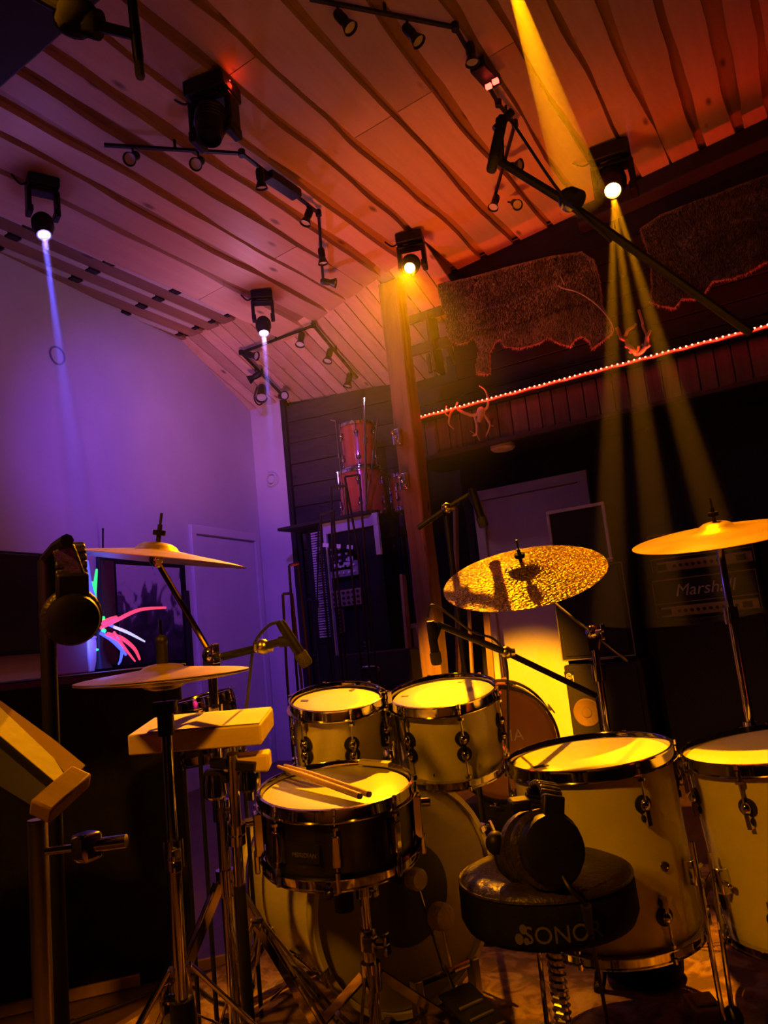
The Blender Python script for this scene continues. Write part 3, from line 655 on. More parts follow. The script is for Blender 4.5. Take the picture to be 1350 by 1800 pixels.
# tom mount: double holder on the bass drum
Nb = V((.9, -.44, 0)).normalized(); Cb = P(720, 1580, 2.08); Cb.z = .311; up = V((0, 0, 1)); Fb = frame(Cb, Nb, up.cross(Nb))
hold = Cb - Nb*.20 + up*.29
th = thing('tom_holder', 'chrome double tom holder between the two rack toms', 'drum hardware', hold)
mid = (F1 @ V((0, 0, -.1))).lerp(F2 @ V((0, 0, -.1)), .5); mid2 = P(683, 1260, 2.3)
G().cyl(hold-up*.02, V((mid.x, mid.y, hold.z+.02)), .016).cyl(V((mid.x, mid.y, hold.z)), V((mid.x, mid.y, mid.z+.06)), .0125).build('post', 'chrome', th)
for Fx, sd in ((F1, 1), (F2, -1)):
    c = Fx @ V((sd*(.135 if Fx is F1 else -.16)*1.0 if False else sd*(.14 if Fx is F1 else .165), 0, -.10))
    g = G().tube(smooth([V((mid.x, mid.y, mid.z+.02)), V((mid.x, mid.y, mid.z+.02)).lerp(c, .5)+up*.02, c], 4), .010, 10)
    g.box(c, (.03, .03, .07)).build('arm', 'chrome', th, bevel=.003)
    for zz in (-.05, -.09, -.14):
        cc = Fx @ V((sd*(.138 if Fx is F1 else .162), -.012, zz)); G().sph(cc, .013, 10).cyl(cc, cc+V((.02*sd, -.02, 0)), .006).build('clamp', 'chrome', th)
    for zz in (.0, -.20):
        cc = Fx @ V((sd*(.142 if Fx is F1 else .168), -.02, zz)); G().box(cc, (.022, .03, .04)).sph(cc+V((0, -.02, .02)), .010, 8).build('clamp', 'chrome', th, bevel=.004)
# floor toms
F3 = disc_frame(1035, 1328, 2.02, -.115, .22); F4 = disc_frame(1368, 1312, 1.97, -.105, .21)
fts = []
for Fx, dia, nl, ph, lab in ((F3, .406, 6, -60, 'white pearl floor tom behind the round drum throne'), (F4, .457, 8, -115, 'white pearl floor tom cut off by the picture edge')):
    dp_ = .425
    ft = drum('floor_tom', lab, Fx, dia, dp_, 'pearl', nl, ph, group='white pearl floor toms'); fts.append(ft)
    for k, a in enumerate((-30, 95, 215)):
        a = R(a); r = dia/2; c, s = math.cos(a), math.sin(a)
        top = Fx @ V(((r+.028)*c, (r+.028)*s, -.20)); bot = V((top.x+.01*c, top.y, .03))
        lg = G().cyl(top, bot, .006, n=10).build('leg', 'chrome', ft)
        G().sph(bot+V((0, 0, -.004)), .024, 10, (1, 1, 1.1)).build('rubber_foot', 'rubber', lg)
        br = Fx @ frame((r*c, r*s, -.27), (c, s, 0), (-s, c, 0)); G(br).box((0, 0, .014), (.03, .06, .028)).cyl((.014, 0, .02), (.045, 0, .02), .007).build('leg_bracket', 'chrome', ft, bevel=.004)
G(F3).lathe([(.0005, .0), (.013, .0), (.012, .003)], 12, frame((.203*math.cos(R(-52)), .203*math.sin(R(-52)), -.235), (math.cos(R(-52)), math.sin(R(-52)), 0))).build('vent', 'chrome', fts[0])
G(F3).box((-.125, -.06, .001), (.04, .02, .001), R(20)).build('damper_patch', 'black_dot', fts[0])
# bass drum
r = .28; bd = thing('bass_drum', 'white pearl bass drum with black dot on its head', 'drum', (Cb.x, Cb.y, 0))
G(Fb).lathe([(r-.004, -.02), (r, -.022), (r, -.43), (r-.004, -.432)], 64).build('shell', 'pearl', bd, sharp=60)
G(Fb).lathe([(.0005, -.004), (r-.01, -.002), (r+.002, -.010)], 64).build('batter_head', 'drumhead_dim', bd, sharp=60)
G(Fb).lathe([(.0005, -.448), (r-.01, -.448), (r+.002, -.44)], 48).build('resonant_head', 'drumhead_clear', bd, sharp=60)
G(Fb).lathe([(.0005, .0), (.130, -.0002), (.1305, -.003)], 48).build('center_dot', 'black_dot', bd, sharp=60)
for z0 in (.008, -.452):
    G(Fb).lathe([(r+.003, z0), (r+.017, z0), (r+.018, z0-.003), (r+.018, z0-.036), (r+.015, z0-.04), (r+.003, z0-.04)], 64, close=True).build('hoop', 'pearl', bd, sharp=40)
for i in range(8):
    a = R(22.5+45*i); c, s = math.cos(a), math.sin(a)
    Lf = Fb @ frame(((r+.018)*c, (r+.018)*s, 0), (c, s, 0), (-s, c, 0))
    cw = G(Lf).box((0, -.012, .006), (.020, .055, .010)).box((0, .010, -.004), (.020, .010, .022)).build('claw', 'chrome', bd, bevel=.003)
    G(Lf).cyl((0, .02, .014), (0, -.16, .002), .0035, n=8).box((0, .03, .015), (.034, .007, .007)).cyl((0, .012, .014), (0, .032, .015), .0055, n=8).build('tension_rod', 'chrome', cw)
    G(Lf).box((0, -.16, -.008), (.02, .05, .022)).build('lug', 'chrome', bd, bevel=.004)
for sd in (-1, 1):
    a = Cb - Nb*.33 + Nb.cross(up)*(.26*sd) + V((0, 0, -.10)); b = V((a.x-.12*Nb.x+.10*sd*Nb.cross(up).x, a.y-.12*Nb.y+.10*sd*Nb.cross(up).y, .012))
    sp = G().cyl(a, b, .008, n=10).build('spur', 'chrome', bd); G().cyl(b, b+(b-a).normalized()*.02, .012, .004).build('rubber_foot', 'rubber', sp); G().sph(a, .026, 10).build('spur_bracket', 'chrome', bd)
# pedal with two beaters
bp = thing('bass_drum_pedal', 'bass drum pedal with two round felt beaters', 'drum pedal', Cb+Nb*.2-V((0, 0, Cb.z)))
tng = up.cross(Nb)
def onB(x, y, h): return onP(x, y, Nb, Cb+Nb*h)
b1 = onB(731, 1545, .045); b2 = onB(775, 1611, .11)
ax = Cb+Nb*.13; ax.z = .15
for b_, rr in ((b1, .028), (b2, .034)):
    hd = G(frame(b_, (Nb+V((0, 0, .05))))).lathe([(.001, -.022), (rr*.8, -.022), (rr, -.014), (rr, .014), (rr*.8, .022), (.001, .022)], 18).build('beater', 'felt', bp, sharp=50)
    piv = V((ax.x, ax.y, .15)) + tng*((b_-ax).dot(tng)); G().cyl(b_, piv, .004, n=8).build('rod', 'chrome', hd)
q1 = ax - tng*.09; q2 = ax + tng*.09
G().cyl(q1, q2, .009, n=10).build('axle', 'chrome', bp)
for q in (q1, q2): G().bar(q+V((0, 0, .01)), V((q.x, q.y, .012)), .024, .03, Nb).build('tower', 'steel', bp, bevel=.004)
fa = Cb+Nb*.42; fa.z = .035; fc = Cb+Nb*.16; fc.z = .12
G().bar(fa, fc, .10, .010).build('footboard', 'black_plastic', bp, bevel=.003)
G().bar(V((fa.x, fa.y, .017)), V((fc.x, fc.y, .017)), .09, .008).build('base_plate', 'steel', bp)
for k in range(5):
    p = fa.lerp(fc, .15+.15*k)+V((0, 0, .007)); G().bar(p-tng*.035, p+tng*.035, .008, .004).build('tread', 'grey_metal', bp)
G().tube([fc, fc.lerp(V((ax.x, ax.y, .16)), .6)+V((0, 0, .01)), V((ax.x, ax.y, .165))], .005, 6).build('chain', 'steel', bp)
# ------------------------------------------------------------------ stands
def wing(t, p, s=1., d=(1, 0, 0)):
    d = V(d).normalized(); G().cyl(p, V(p)+d*.022*s, .008*s, n=10).box(V(p)+d*.024*s+up*.010*s, (.008*s, .02*s, .022*s)).box(V(p)+d*.024*s-up*.010*s, (.008*s, .02*s, .022*s)).build('wing_screw', 'chrome', t, bevel=.003)
def tripod(t, base, z_hub, spread, yaw, r=.0125, mat='chrome', strut=True):
    base = V(base)
    for k in range(3):
        a = yaw+2*math.pi*k/3; d = V((math.cos(a), math.sin(a), 0)); foot = V((base.x, base.y, .014))+d*spread; hub = V((base.x, base.y, z_hub))+d*.02
        sdv = V((-d.y, d.x, 0))
        lg = G().bar(hub+sdv*.011, foot+sdv*.011, .003, .02, sdv if False else (0, 0, 1)).bar(hub-sdv*.011, foot-sdv*.011, .003, .02).build('leg', mat, t)
        G().sph(foot, .016, 10).build('rubber_foot', 'rubber', lg)
        if strut:
            m_ = hub.lerp(foot, .5); G().bar(V((base.x, base.y, z_hub*.28))+d*.015, m_, .016, .004).build('strut', mat, lg)
    G().cyl(V((base.x, base.y, z_hub-.03)), V((base.x, base.y, z_hub+.03)), .024, n=14).build('collar', mat, t)
def cymbal_stand(label, Fc, knee, yaw, boomtail=None, tilter=True, hub=.45):
    """tube up from the floor to the knee, boom arm to the cymbal"""
    c = Fc.translation; n = (Fc.to_3x3() @ V((0, 0, 1))).normalized(); knee = V(knee)
    t = thing('cymbal_stand', label, 'cymbal stand', (knee.x, knee.y, 0), 'chrome cymbal stands')
    G().cyl((knee.x, knee.y, .10), (knee.x, knee.y, .62), .0145).cyl((knee.x, knee.y, .60), (knee.x, knee.y, knee.z), .0115).build('tube', 'chrome', t)
    for zz in (.62, knee.z*.55+.3): G().cyl((knee.x, knee.y, zz-.025), (knee.x, knee.y, zz+.025), .021).build('clamp', 'chrome', t); 
    wing(t, V((knee.x+.02, knee.y, .62)))
    under = c - n*.045
    if (knee-under).length > .06:
        tail = knee + (knee-under).normalized()*(boomtail or .02)
        G().cyl(under, knee, .0075, n=10).cyl(knee, tail, .006, n=10).build('boom_arm', 'chrome', t)
        G().sph(knee, .024, 12).box(knee-up*.03, (.03, .03, .05)).build('tilter', 'chrome', t); wing(t, knee+V((.015, -.015, .0)), 1.2, (1, -.5, 0))
        G().sph(under, .018, 12).cyl(under, c-n*.012, .012).build('top_tilter', 'chrome', t); wing(t, under+CR*.01, .9, -CF)
    else:
        G().cyl(knee, c-n*.01, .011).sph(knee, .018, 10).build('top_tilter', 'chrome', t); wing(t, knee, 1., CR)
    sl = G().cyl(c-n*.012, c+n*.045, .006, n=10).cyl(c+n*.045, c+n*.075, .0035, n=8).build('sleeve', 'black_plastic', t)
    G().cyl(c-n*.022, c-n*.006, .018, n=14).build('felt_washer', 'felt', t); G().cyl(c+n*.018, c+n*.03, .016, n=14).build('felt_washer', 'black_matte', t)
    tripod(t, (knee.x, knee.y, 0), hub, .30, yaw)
    return t
def cymbal(name, label, F, dia, mat, bell=.055, rise=.022, flip=1, cat='cymbal', bh=.020):
    r = dia/2; pr = [(.006, rise+bh), (bell*.36, rise+bh*.975), (bell*.64, rise+bh*.8), (bell*.87, rise+bh*.45), (bell, rise), (r*.45, rise*.72), (r*.7, rise*.40), (r*.9, rise*.10), (r, -.002)]
    k = len(pr); off = rise+bh
    prof = [(q, flip*(z-off)) for q, z in pr]+[(q, flip*(z-off-.0016)) for q, z in reversed(pr)]
    o = G(F).lathe(prof, 72, close=True).build(name, mat, sharp=60); tag(o, label, cat); return o
Fr = disc_frame(916, 989, 2.37, -.19, .345)
cymbal('ride_cymbal', 'large hammered gold ride cymbal carrying microphone shadows', Fr, .508, 'cymbal_hammered')
cymbal_stand('chrome boom stand holding the large hammered cymbal', Fr, P(1042, 1112, 2.45), .4, .16)
Fcr = disc_frame(1256, 917, 2.36, -.165, .125)
cymbal('crash_cymbal', 'gold crash cymbal at the picture edge with blazing amber glare', Fcr, .508, 'cymbal_gold')
cymbal_stand('straight chrome stand under the crash cymbal by the picture edge', Fcr, Fcr.translation-(Fcr.to_3x3() @ V((0, 0, 1)))*.05, 1.2)
Fcl = disc_frame(278, 953, 1.96, .10, .055, False)
cymbal('crash_cymbal', 'gold crash cymbal in front of the violet wall, seen from below', Fcl, .457, 'cymbal_gold')
clk = P(371, 1150, 1.98)
cls = cymbal_stand('chrome boom stand carrying the crash cymbal before the violet wall', Fcl, clk, .2, .03)
# hi-hat
Fh = disc_frame(287, 1190, 1.62, -.10, .045)
cymbal('hi_hat_cymbal', 'upper hi-hat cymbal, gold, edge-on above the percussion block', Fh @ M.Translation((0, 0, .028)), .356, 'cymbal_gold', .045, .013, bh=.010)
cymbal('hi_hat_cymbal', 'lower hi-hat cymbal, upside down under its twin', Fh @ M.Translation((0, 0, -.027)), .356, 'cymbal_gold', .045, .013, -1, bh=.010)
hb = Fh.translation
hs = thing('hi_hat_stand', 'chrome hi-hat stand with foot pedal beside the snare drum', 'hi-hat stand', (hb.x, hb.y, 0))
G().cyl((hb.x, hb.y, .05), (hb.x, hb.y, .60), .0145).cyl((hb.x, hb.y, .58), (hb.x, hb.y, hb.z-.07), .0115).build('tube', 'chrome', hs)
G().cyl((hb.x, hb.y, hb.z-.09), (hb.x, hb.y, hb.z+.12), .0035, n=8).build('pull_rod', 'chrome', hs)
G().cyl((hb.x, hb.y, hb.z-.075), (hb.x, hb.y, hb.z-.05), .026, n=16).cyl((hb.x, hb.y, hb.z-.12), (hb.x, hb.y, hb.z-.075), .017).build('seat_cup', 'black_plastic', hs)
G().cyl((hb.x, hb.y, hb.z+.026), (hb.x, hb.y, hb.z+.07), .012).sph((hb.x, hb.y, hb.z+.075), .014, 10).build('clutch', 'black_plastic', hs)
G().cyl((hb.x, hb.y, .585), (hb.x, hb.y, .64), .021).build('clamp', 'chrome', hs); wing(hs, V((hb.x, hb.y-.01, .61)), 1.1, -CF+CR)
G().cyl((hb.x, hb.y, .20), (hb.x, hb.y, .34), .024).build('clamp', 'black_plastic', hs); wing(hs, V((hb.x, hb.y, .34)), 1.3, -CR)
for k, (d, L_) in enumerate(((CR*.55+CF*.25, .34), (-CR*.5-CF*.2, .30), (-CR*.1+CF*.6, .32))):
    d = V((d.x, d.y, 0)).normalized(); h_ = V((hb.x, hb.y, .40))+d*.02; ft_ = V((hb.x, hb.y, .015))+d*L_; s_ = V((-d.y, d.x, 0))
    lg = G().bar(h_, ft_, .026, .008).build('leg', 'chrome', hs, bevel=.002); G().sph(ft_, .016, 10).build('rubber_foot', 'rubber', lg)
    G().bar(V((hb.x, hb.y, .13)), h_.lerp(ft_, .6), .018, .004).build('strut', 'chrome', lg)
# snare stand
sb = Fs @ V((.01, .0, -.17)); ss = thing('snare_stand', 'chrome stand under the black snare drum', 'snare stand', (sb.x+.03, sb.y+.02, 0))
bx, by = sb.x+.03, sb.y+.02
G().cyl((bx, by, .06), (bx, by, .30), .0145).cyl((bx, by, .29), (bx, by, sb.z-.03), .0115).build('tube', 'chrome', ss)
G().cyl((bx, by, .275), (bx, by, .325), .020).box((bx+.02, by-.02, .30), (.03, .03, .035)).build('clamp', 'chrome', ss, bevel=.004); wing(ss, V((bx+.03, by-.02, .30)), 1.2, CR)
G().cyl((bx, by, .40), (bx, by, .43), .019).build('clamp', 'chrome', ss); wing(ss, V((bx+.01, by, .415)), .9, CR)
hbx = V((bx, by, sb.z-.03)); G().cyl(hbx-up*.06, hbx+up*.02, .019).build('tilter', 'chrome', ss)
k2 = hbx - CR*.05; G().cyl(k2-up*.09, k2-up*.02, .0235).build('adjuster', 'black_plastic', ss); G().cyl(k2-up*.03, k2+up*.03, .015).cyl(k2-up*.0, hbx, .012).build('adjuster_nut', 'chrome', ss)
for k in range(3):
    a = R(-100+120*k); e_ = Fs @ V((.188*math.cos(a), .188*math.sin(a), -.166)); m_ = hbx.lerp(e_, .55)+V((0, 0, -.012))
    ar = G().tube(smooth([hbx, m_, e_, e_+nS*.02], 4), .006, 8).build('basket_arm', 'chrome', ss); G().sph(e_, .012, 8).build('rubber_grip', 'rubber', ar)
tripod(ss, (bx, by, 0), .22, .26, R(-70))
# throne and headphones
tc_ = P(955, 1522, 1.64); ts = thing('drum_throne', 'round black leather drum throne seat with maker lettering', 'drum throne', (tc_.x, tc_.y, 0))
ST = M.Translation(tc_) @ M.Rotation(math.atan2(CR.y, CR.x), 4, 'Z'); rs = .182
G(ST).lathe([(.0005, .004), (.10, .004), (rs-.025, .0), (rs-.008, -.008), (rs-.003, -.016)], 56).build('seat_top', 'leather', ts, sharp=60)
G(ST).lathe([(rs-.003, -.016), (rs+.002, -.030), (rs+.003, -.085), (rs-.006, -.104), (rs-.04, -.114), (.0005, -.114)], 56).build('seat_side', 'black_matte', ts, sharp=60)
G(ST).lathe([(rs-.004, -.014), (rs+.001, -.0125), (rs+.002, -.017), (rs-.002, -.0185)], 56, close=True).build('piping', 'leather', ts)
def wrap(vs, cx, zc, r): return [((r+v.z)*math.sin((v.x+cx)/r), -(r+v.z)*math.cos((v.x+cx)/r), v.y+zc) for v in vs]
vs, fs = text_geo('SONOR', .044); G(ST).add(wrap(vs, -.008, -.072, rs+.003), fs).build('lettering', 'letter_grey', ts)
dots = G(ST)
for (x_, z_, rr) in ((-.084, -.060, .0075), (-.094, -.078, .0085), (-.080, -.081, .0055)):
    vv = [V((rr*math.cos(2*math.pi*j/14), rr*1.2*math.sin(2*math.pi*j/14), .001)) for j in range(14)]; dots.add(wrap([V((v.x+x_, v.y, v.z)) for v in vv], 0, z_, rs+.003), [tuple(range(14))])
dots.build('maker_mark', 'letter_grey', ts)
sp = [V((tc_.x+.0165*math.cos(a*.8), tc_.y+.0165*math.sin(a*.8), .36-a*.00185)) for a in range(0, 130)]
G().cyl((tc_.x, tc_.y, .06), (tc_.x, tc_.y, tc_.z-.10), .015).build('spindle', 'steel', ts); G().tube(sp, .0035, 6).build('spindle_thread', 'steel', ts)
G().cyl((tc_.x, tc_.y, tc_.z-.135), (tc_.x, tc_.y, tc_.z-.11), .05, .07).build('seat_bracket', 'black_plastic', ts)
G().lathe([(.018, .15), (.034, .145), (.034, .10), (.02, .095)], 16, M.Translation((tc_.x, tc_.y, 0))).build('collar', 'chrome', ts)
for k in range(3):
    a = R(20+120*k); G().box((tc_.x+.045*math.cos(a), tc_.y+.045*math.sin(a), .135), (.03, .012, .05), a).build('wing_nut', 'chrome', ts, bevel=.004)
tripod(ts, (tc_.x, tc_.y, 0), .12, .26, R(60), strut=False)
def headphones(label, c, axis, upd, r, gap, spread=.16):
    c = V(c); axis = V(axis).normalized(); t = thing('headphones', label, 'headphones', c-up*r, 'black studio headphones')
    upd = V(upd); upd = (upd-axis*upd.dot(axis)).normalized(); cs = [c, c-axis*gap]
    for i, q in enumerate(cs):
        s_ = 1 if i == 0 else -1
        H = frame(q, axis*s_, upd)
        cu = G(H).lathe([(.001, .030), (r*.55, .030), (r*.80, .024), (r*.86, .012), (r*.86, -.004)], 28).build('ear_cup', 'black_plastic', t, sharp=40)
        G(H).lathe([(r*.84, -.004), (r*.98, -.008), (r, -.018), (r*.96, -.030), (r*.7, -.034), (r*.55, -.02)], 28).build('ear_pad', 'leather', cu, sharp=60)
        G(H).box((r*.98, 0, .004), (.05, .046, .018)).build('slider', 'black_plastic', cu, bevel=.005)
    pts = []
    for k in range(15):
        a = math.pi*k/14; pts.append((cs[0]+cs[1])/2 + axis*(gap/2*math.cos(a)) + upd*(r*1.05+math.sin(a)*spread))
    g = G()
    for k in range(14): g.bar(pts[k], pts[k+1], .045, .012, axis.cross(upd).cross(pts[k+1]-pts[k]))
    g.build('headband', 'leather', t, bevel=.003); return t, cs
hc = P(968, 1492, 1.50); hp_t, cs = headphones('black studio headphones standing on the round throne', hc, (CC-hc).normalized()*.9+CR*.35, V((-.55, .75, .22)), .076, .10, .045)
G().box(P(913, 1413, 1.56), (.042, .05, .022), math.atan2(CR.y, CR.x)).build('band_end', 'black_plastic', hp_t, bevel=.006)
G().sph(P(872, 1482, 1.58), .022, 12, (1, 1, 1.1)).tube(smooth([P(874, 1490, 1.58), P(884, 1525, 1.56), P(915, 1545, 1.55), P(948, 1530, 1.54)], 5), .011, 8).build('hinge', 'black_plastic', hp_t)
# cable of the headphones over the seat edge to the floor
G().tube(smooth([P(975, 1510, 1.50), P(1000, 1560, 1.44), P(1028, 1590, 1.445), P(1035, 1625, 1.45), P(1050, 1700, 1.55), P(1066, 1790, 1.72), P(1072, 1850, 1.8)], 6), .0042, 8).build('cable', 'cable_black', hp_t)
G().cyl(P(1030, 1592, 1.445), P(1037, 1640, 1.45), .011, .006).build('cable_sleeve', 'rubber', hp_t)
# percussion block and cowbell on the hi-hat side
ub = (up + (CC-P(358, 1288, 1.76)).normalized()*.10).normalized()
Fw = frame(P(360, 1284, 1.80), ub, CR-CU*.05+CF*.0)
wb = thing('percussion_block', 'long pale wooden percussion block lit bright yellow', 'percussion block', Fw.translation-up*.03)
G(Fw).box((0, 0, 0), (.295, .20, .045)).build('block', 'block_wood', wb, bevel=.004)
G(Fw).box((.02, 0, .025), (.25, .19, .002)).build('top_pad', 'paper', wb, bevel=.001)
Fcb = frame(P(440, 1335, 1.75), ub, (CR-CU*.45))
cw = thing('cowbell', 'small tapered block-shaped cowbell below the percussion block', 'cowbell', Fcb.translation-up*.03)
G(Fcb).add([(-.06, -.026, -.018), (.045, -.034, -.024), (.045, .034, -.024), (-.06, .026, -.018), (-.06, -.020, .012), (.045, -.026, .016), (.045, .026, .016), (-.06, .020, .012)], [(0, 3, 2, 1), (4, 5, 6, 7), (0, 1, 5, 4), (1, 2, 6, 5), (2, 3, 7, 6), (3, 0, 4, 7)]).build('bell', 'block_wood', cw, bevel=.006)
G(Fcb).box((-.075, 0, -.03), (.06, .03, .03)).build('bracket', 'black_plastic', cw, bevel=.004)
mp_ = thing('percussion_stand', 'chrome clamp post holding the percussion block and cowbell', 'stand', (clk.x-.0, clk.y-.06, 0))
q = P(415, 1345, 1.75); G().cyl(P(408, 1325, 1.72), P(421, 1560, 1.78), .012).build('tube', 'chrome', mp_)
for (x_, y_) in ((377, 1375), (437, 1362)): G(frame(P(x_, y_, 1.74), up)).lathe([(.001, .02), (.022, .018), (.026, .0), (.026, -.03), (.018, -.036), (.001, -.036)], 16).cyl((0, 0, -.036), (0, 0, -.055), .008).build('clamp', 'chrome', mp_)
G().bar(P(372, 1340, 1.74), P(450, 1348, 1.72), .022, .022).build('crossbar', 'black_plastic', mp_, bevel=.003)
for yy in (1455, 1475): G().cyl(P(416, yy-8, 1.76), P(417, yy+8, 1.76), .02).build('collar', 'chrome', mp_)
mp_foot = P(424, 1600, 1.80); G().cyl(P(421, 1555, 1.78), V((mp_foot.x, mp_foot.y, .03)), .014).build('lower_tube', 'black_plastic', mp_)
for k, (x_, y_) in enumerate(((600, 1800), (395, 1800), (440, 1730))):
    pa = P(452, 1618, 1.82); pq = onZ(x_, y_, .02)
    s_ = CR*.012
    lg = G().cyl(pa+s_, pq+s_, .004, n=8).cyl(pa-s_, pq-s_, .004, n=8).cyl(pa-s_, pa+s_, .008, n=8).build('leg', 'steel', mp_)
    G().sph(pq, .016, 8).build('rubber_foot', 'rubber', lg)
# ------------------------------------------------------------------ microphones
def mic(t, a, b, r=.0125, head=.0155):
    a = V(a); b = V(b); d = (b-a).normalized(); L = (b-a).length
    bo = G().tube([a, a+d*.012, a+d*(L*.72), b-d*.035], [r*.86, r, r*1.04, head*.98], 16).build('mic_body', 'black_plastic', t)
    G().tube([b-d*.036, b-d*.03, b-d*.006, b], [head, head*1.06, head*1.04, head*.85], 16).build('mic_grille', 'mic_mesh', bo)
    return bo
def mic_rig(label, a, b, boom, pole=None, cable=None, r=.0125, head=.0155, bw=.0095, grp='microphones on booms'):
    base = pole if pole is not None else boom[-1]
    t = thing('microphone', label, 'microphone', (V(base).x, V(base).y, 0) if pole is not None else V(a), grp)
    mic(t, a, b, r, head)
    for i in range(len(boom)-1): G().cyl(boom[i], boom[i+1], bw, bw*1.1, n=10).build('boom_arm', 'black_plastic', t)
    m_ = V(a).lerp(V(b), .42); G().cyl(m_, boom[0], r*1.1, n=10).build('clip', 'black_plastic', t)
    if len(boom) > 2:
        for q in boom[1:-1]: G().sph(q, bw*2.0, 10).cyl(V(q)-CR*.02, V(q)+CR*.025, bw*1.3, n=10).build('joint', 'steel', t)
    if pole is not None:
        p = V(pole); G().cyl(p, (p.x, p.y, .05), bw*1.1, n=12).build('pole', 'black_plastic', t)
        G().cyl((p.x, p.y, .0), (p.x, p.y, .03), .12, .10, n=24).build('round_base', 'black_plastic', t, bevel=.004)
    if cable: G().tube(smooth(cable, 6), .0038, 8).build('cable', 'cable_black', t)
    return t
k1 = clk
m1 = mic_rig('black microphone beside the violet wall pointing down at the smaller rack tom', P(492, 1093, 1.85), P(541, 1170, 1.85), [P(492, 1128, 1.86), P(462, 1137, 1.88), P(392, 1154, 1.96)], None,
    [P(492, 1093, 1.85), P(472, 1100, 1.87), P(448, 1130, 1.9), P(440, 1180, 1.92), P(432, 1260, 1.94), P(428, 1340, 1.96)])
G().cyl(P(452, 1139, 1.885), P(466, 1135, 1.875), .013).build('collar', 'chrome', m1)
m2 = mic_rig('black microphone on a boom pointing down before the timber post', P(756, 1092, 2.2), P(768, 1168, 2.2), [P(770, 1098, 2.22), P(890, 1147, 2.3), P(1046, 1222, 2.62)], P(1052, 1226, 2.64),
    [P(752, 1085, 2.2), P(758, 1064, 2.2), P(782, 1075, 2.22), P(830, 1110, 2.28), P(870, 1125, 2.34), P(890, 1165, 2.3), P(893, 1250, 2.3), P(894, 1330, 2.34), P(897, 1420, 2.4)])
m3 = mic_rig('black microphone on a boom in front of the white alcove door', P(829, 858, 2.69), P(851, 926, 2.69), [P(828, 868, 2.71), P(786, 893, 2.73), P(735, 928, 2.76)], P(784, 900, 2.75), None, .014, .017)
m4 = mic_rig('black overhead microphone on the long boom under the ceiling', P(884, 205, 1.9), P(863, 302, 1.9), [P(876, 282, 1.92), P(1000, 358, 1.9), P(1320, 585, 1.85)], P(1420, 650, 1.83),
    [P(886, 204, 1.9), P(905, 222, 1.9), P(990, 345, 1.88), P(1075, 425, 1.86)], .0135, .0125, .0105)
G().cyl(P(870, 228, 1.9), P(900, 196, 1.9), .010).sph(P(880, 213, 1.9), .014, 8).build('shock_mount', 'black_plastic', m4)
G().sph(P(1000, 350, 1.9), .028, 12).cyl(P(1000, 345, 1.89), P(1018, 352, 1.87), .024).build('knob', 'black_plastic', m4)
m5 = mic_rig('dark overhead microphone hanging in the top corner near the black beam', P(232, -4, 1.75), P(247, 138, 1.75), [P(238, 62, 1.75), P(150, 40, 1.75), P(60, -10, 1.7)], P(-260, -60, 1.7), None, .0115, .0105, .012)
G().sph(P(135, 32, 1.75), .05, 12, (1.1, 1, .7)).cyl(P(110, 25, 1.75), P(175, 45, 1.75), .032).build('knob', 'black_matte', m5)
# ------------------------------------------------------------------ music stand and phones on it
ms = thing('music_stand', 'black music stand with sheets of paper in the near corner', 'music stand', (P(68, 1450, 1.0).x, P(68, 1450, 1.0).y, 0))
q = [P(62, 1420, .92), P(148, 1352, 1.0), P(-30, 1205, 1.08), P(-150, 1290, .98)]; nq = (q[1]-q[0]).cross(q[3]-q[0]).normalized(); q[2] = onP(-30, 1205, nq, q[0])
if nq.dot(CC-q[0]) < 0: nq = -nq
g = G().add([*q, *[p-nq*.006 for p in q]], [(0, 1, 2, 3), (4, 7, 6, 5), (0, 1, 5, 4), (1, 2, 6, 5), (2, 3, 7, 6), (3, 0, 4, 7)]).build('desk', 'black_plastic', ms)
def onD(x, y, h=.002): return onP(x, y, nq, q[0]+nq*h)
pp = [(-60, 1190), (0, 1243), (95, 1333), (121, 1374), (109, 1383), (0, 1292), (-60, 1250)]
pk = [onD(*a) for a in pp]; g = G().add(pk+[p-nq*.0015 for p in pk], [tuple(range(7)), tuple(range(13, 6, -1))]+[(i, (i+1) % 7, 7+(i+1) % 7, 7+i) for i in range(7)]).build('sheet', 'paper', ms)
pp = [(-40, 1195), (0, 1231), (95, 1300), (150, 1345), (124, 1372), (96, 1334), (0, 1244)]
pk = [onD(*a, .001) for a in pp]; g = G().add(pk+[p-nq*.0008 for p in pk], [tuple(range(7)), tuple(range(13, 6, -1))]+[(i, (i+1) % 7, 7+(i+1) % 7, 7+i) for i in range(7)]).build('sheet', 'lean_wood', ms)
G().bar(onD(70, 1428, .012), onD(142, 1364, .012), .03, .022, nq).build('ledge', 'lean_wood', ms, bevel=.003)
p = P(66, 1440, 1.0); G().cyl(p, (p.x, p.y, .02), .0125).build('pole', 'steel', ms)
G().cyl(P(70, 1498, .99), P(150, 1488, 1.0), .005).cyl(P(150, 1488, 1.0), P(222, 1478, 1.0), .0085).build('handle', 'chrome', ms)
G().box(P(152, 1488, 1.0), (.03, .03, .035)).build('clamp', 'chrome', ms, bevel=.005)
tripod(ms, (p.x, p.y, 0), .22, .26, R(40), mat='black_plastic')
hh = P(128, 1086, 1.15); h2, cs2 = headphones('black studio headphones hanging before the glowing fibre lamp', hh, CR*.45-CF*.9, (-.0, .0, 1), .044, .09, .06)
G().bar(P(111, 962, 1.15), P(137, 1032, 1.15), .034, .010, CF).build('headband_side', 'leather', h2, bevel=.003)
hk = thing('hook_stand', 'black upright stand carrying the hanging headphones', 'stand', (P(85, 1000, 1.2).x, P(85, 1000, 1.2).y, 0))
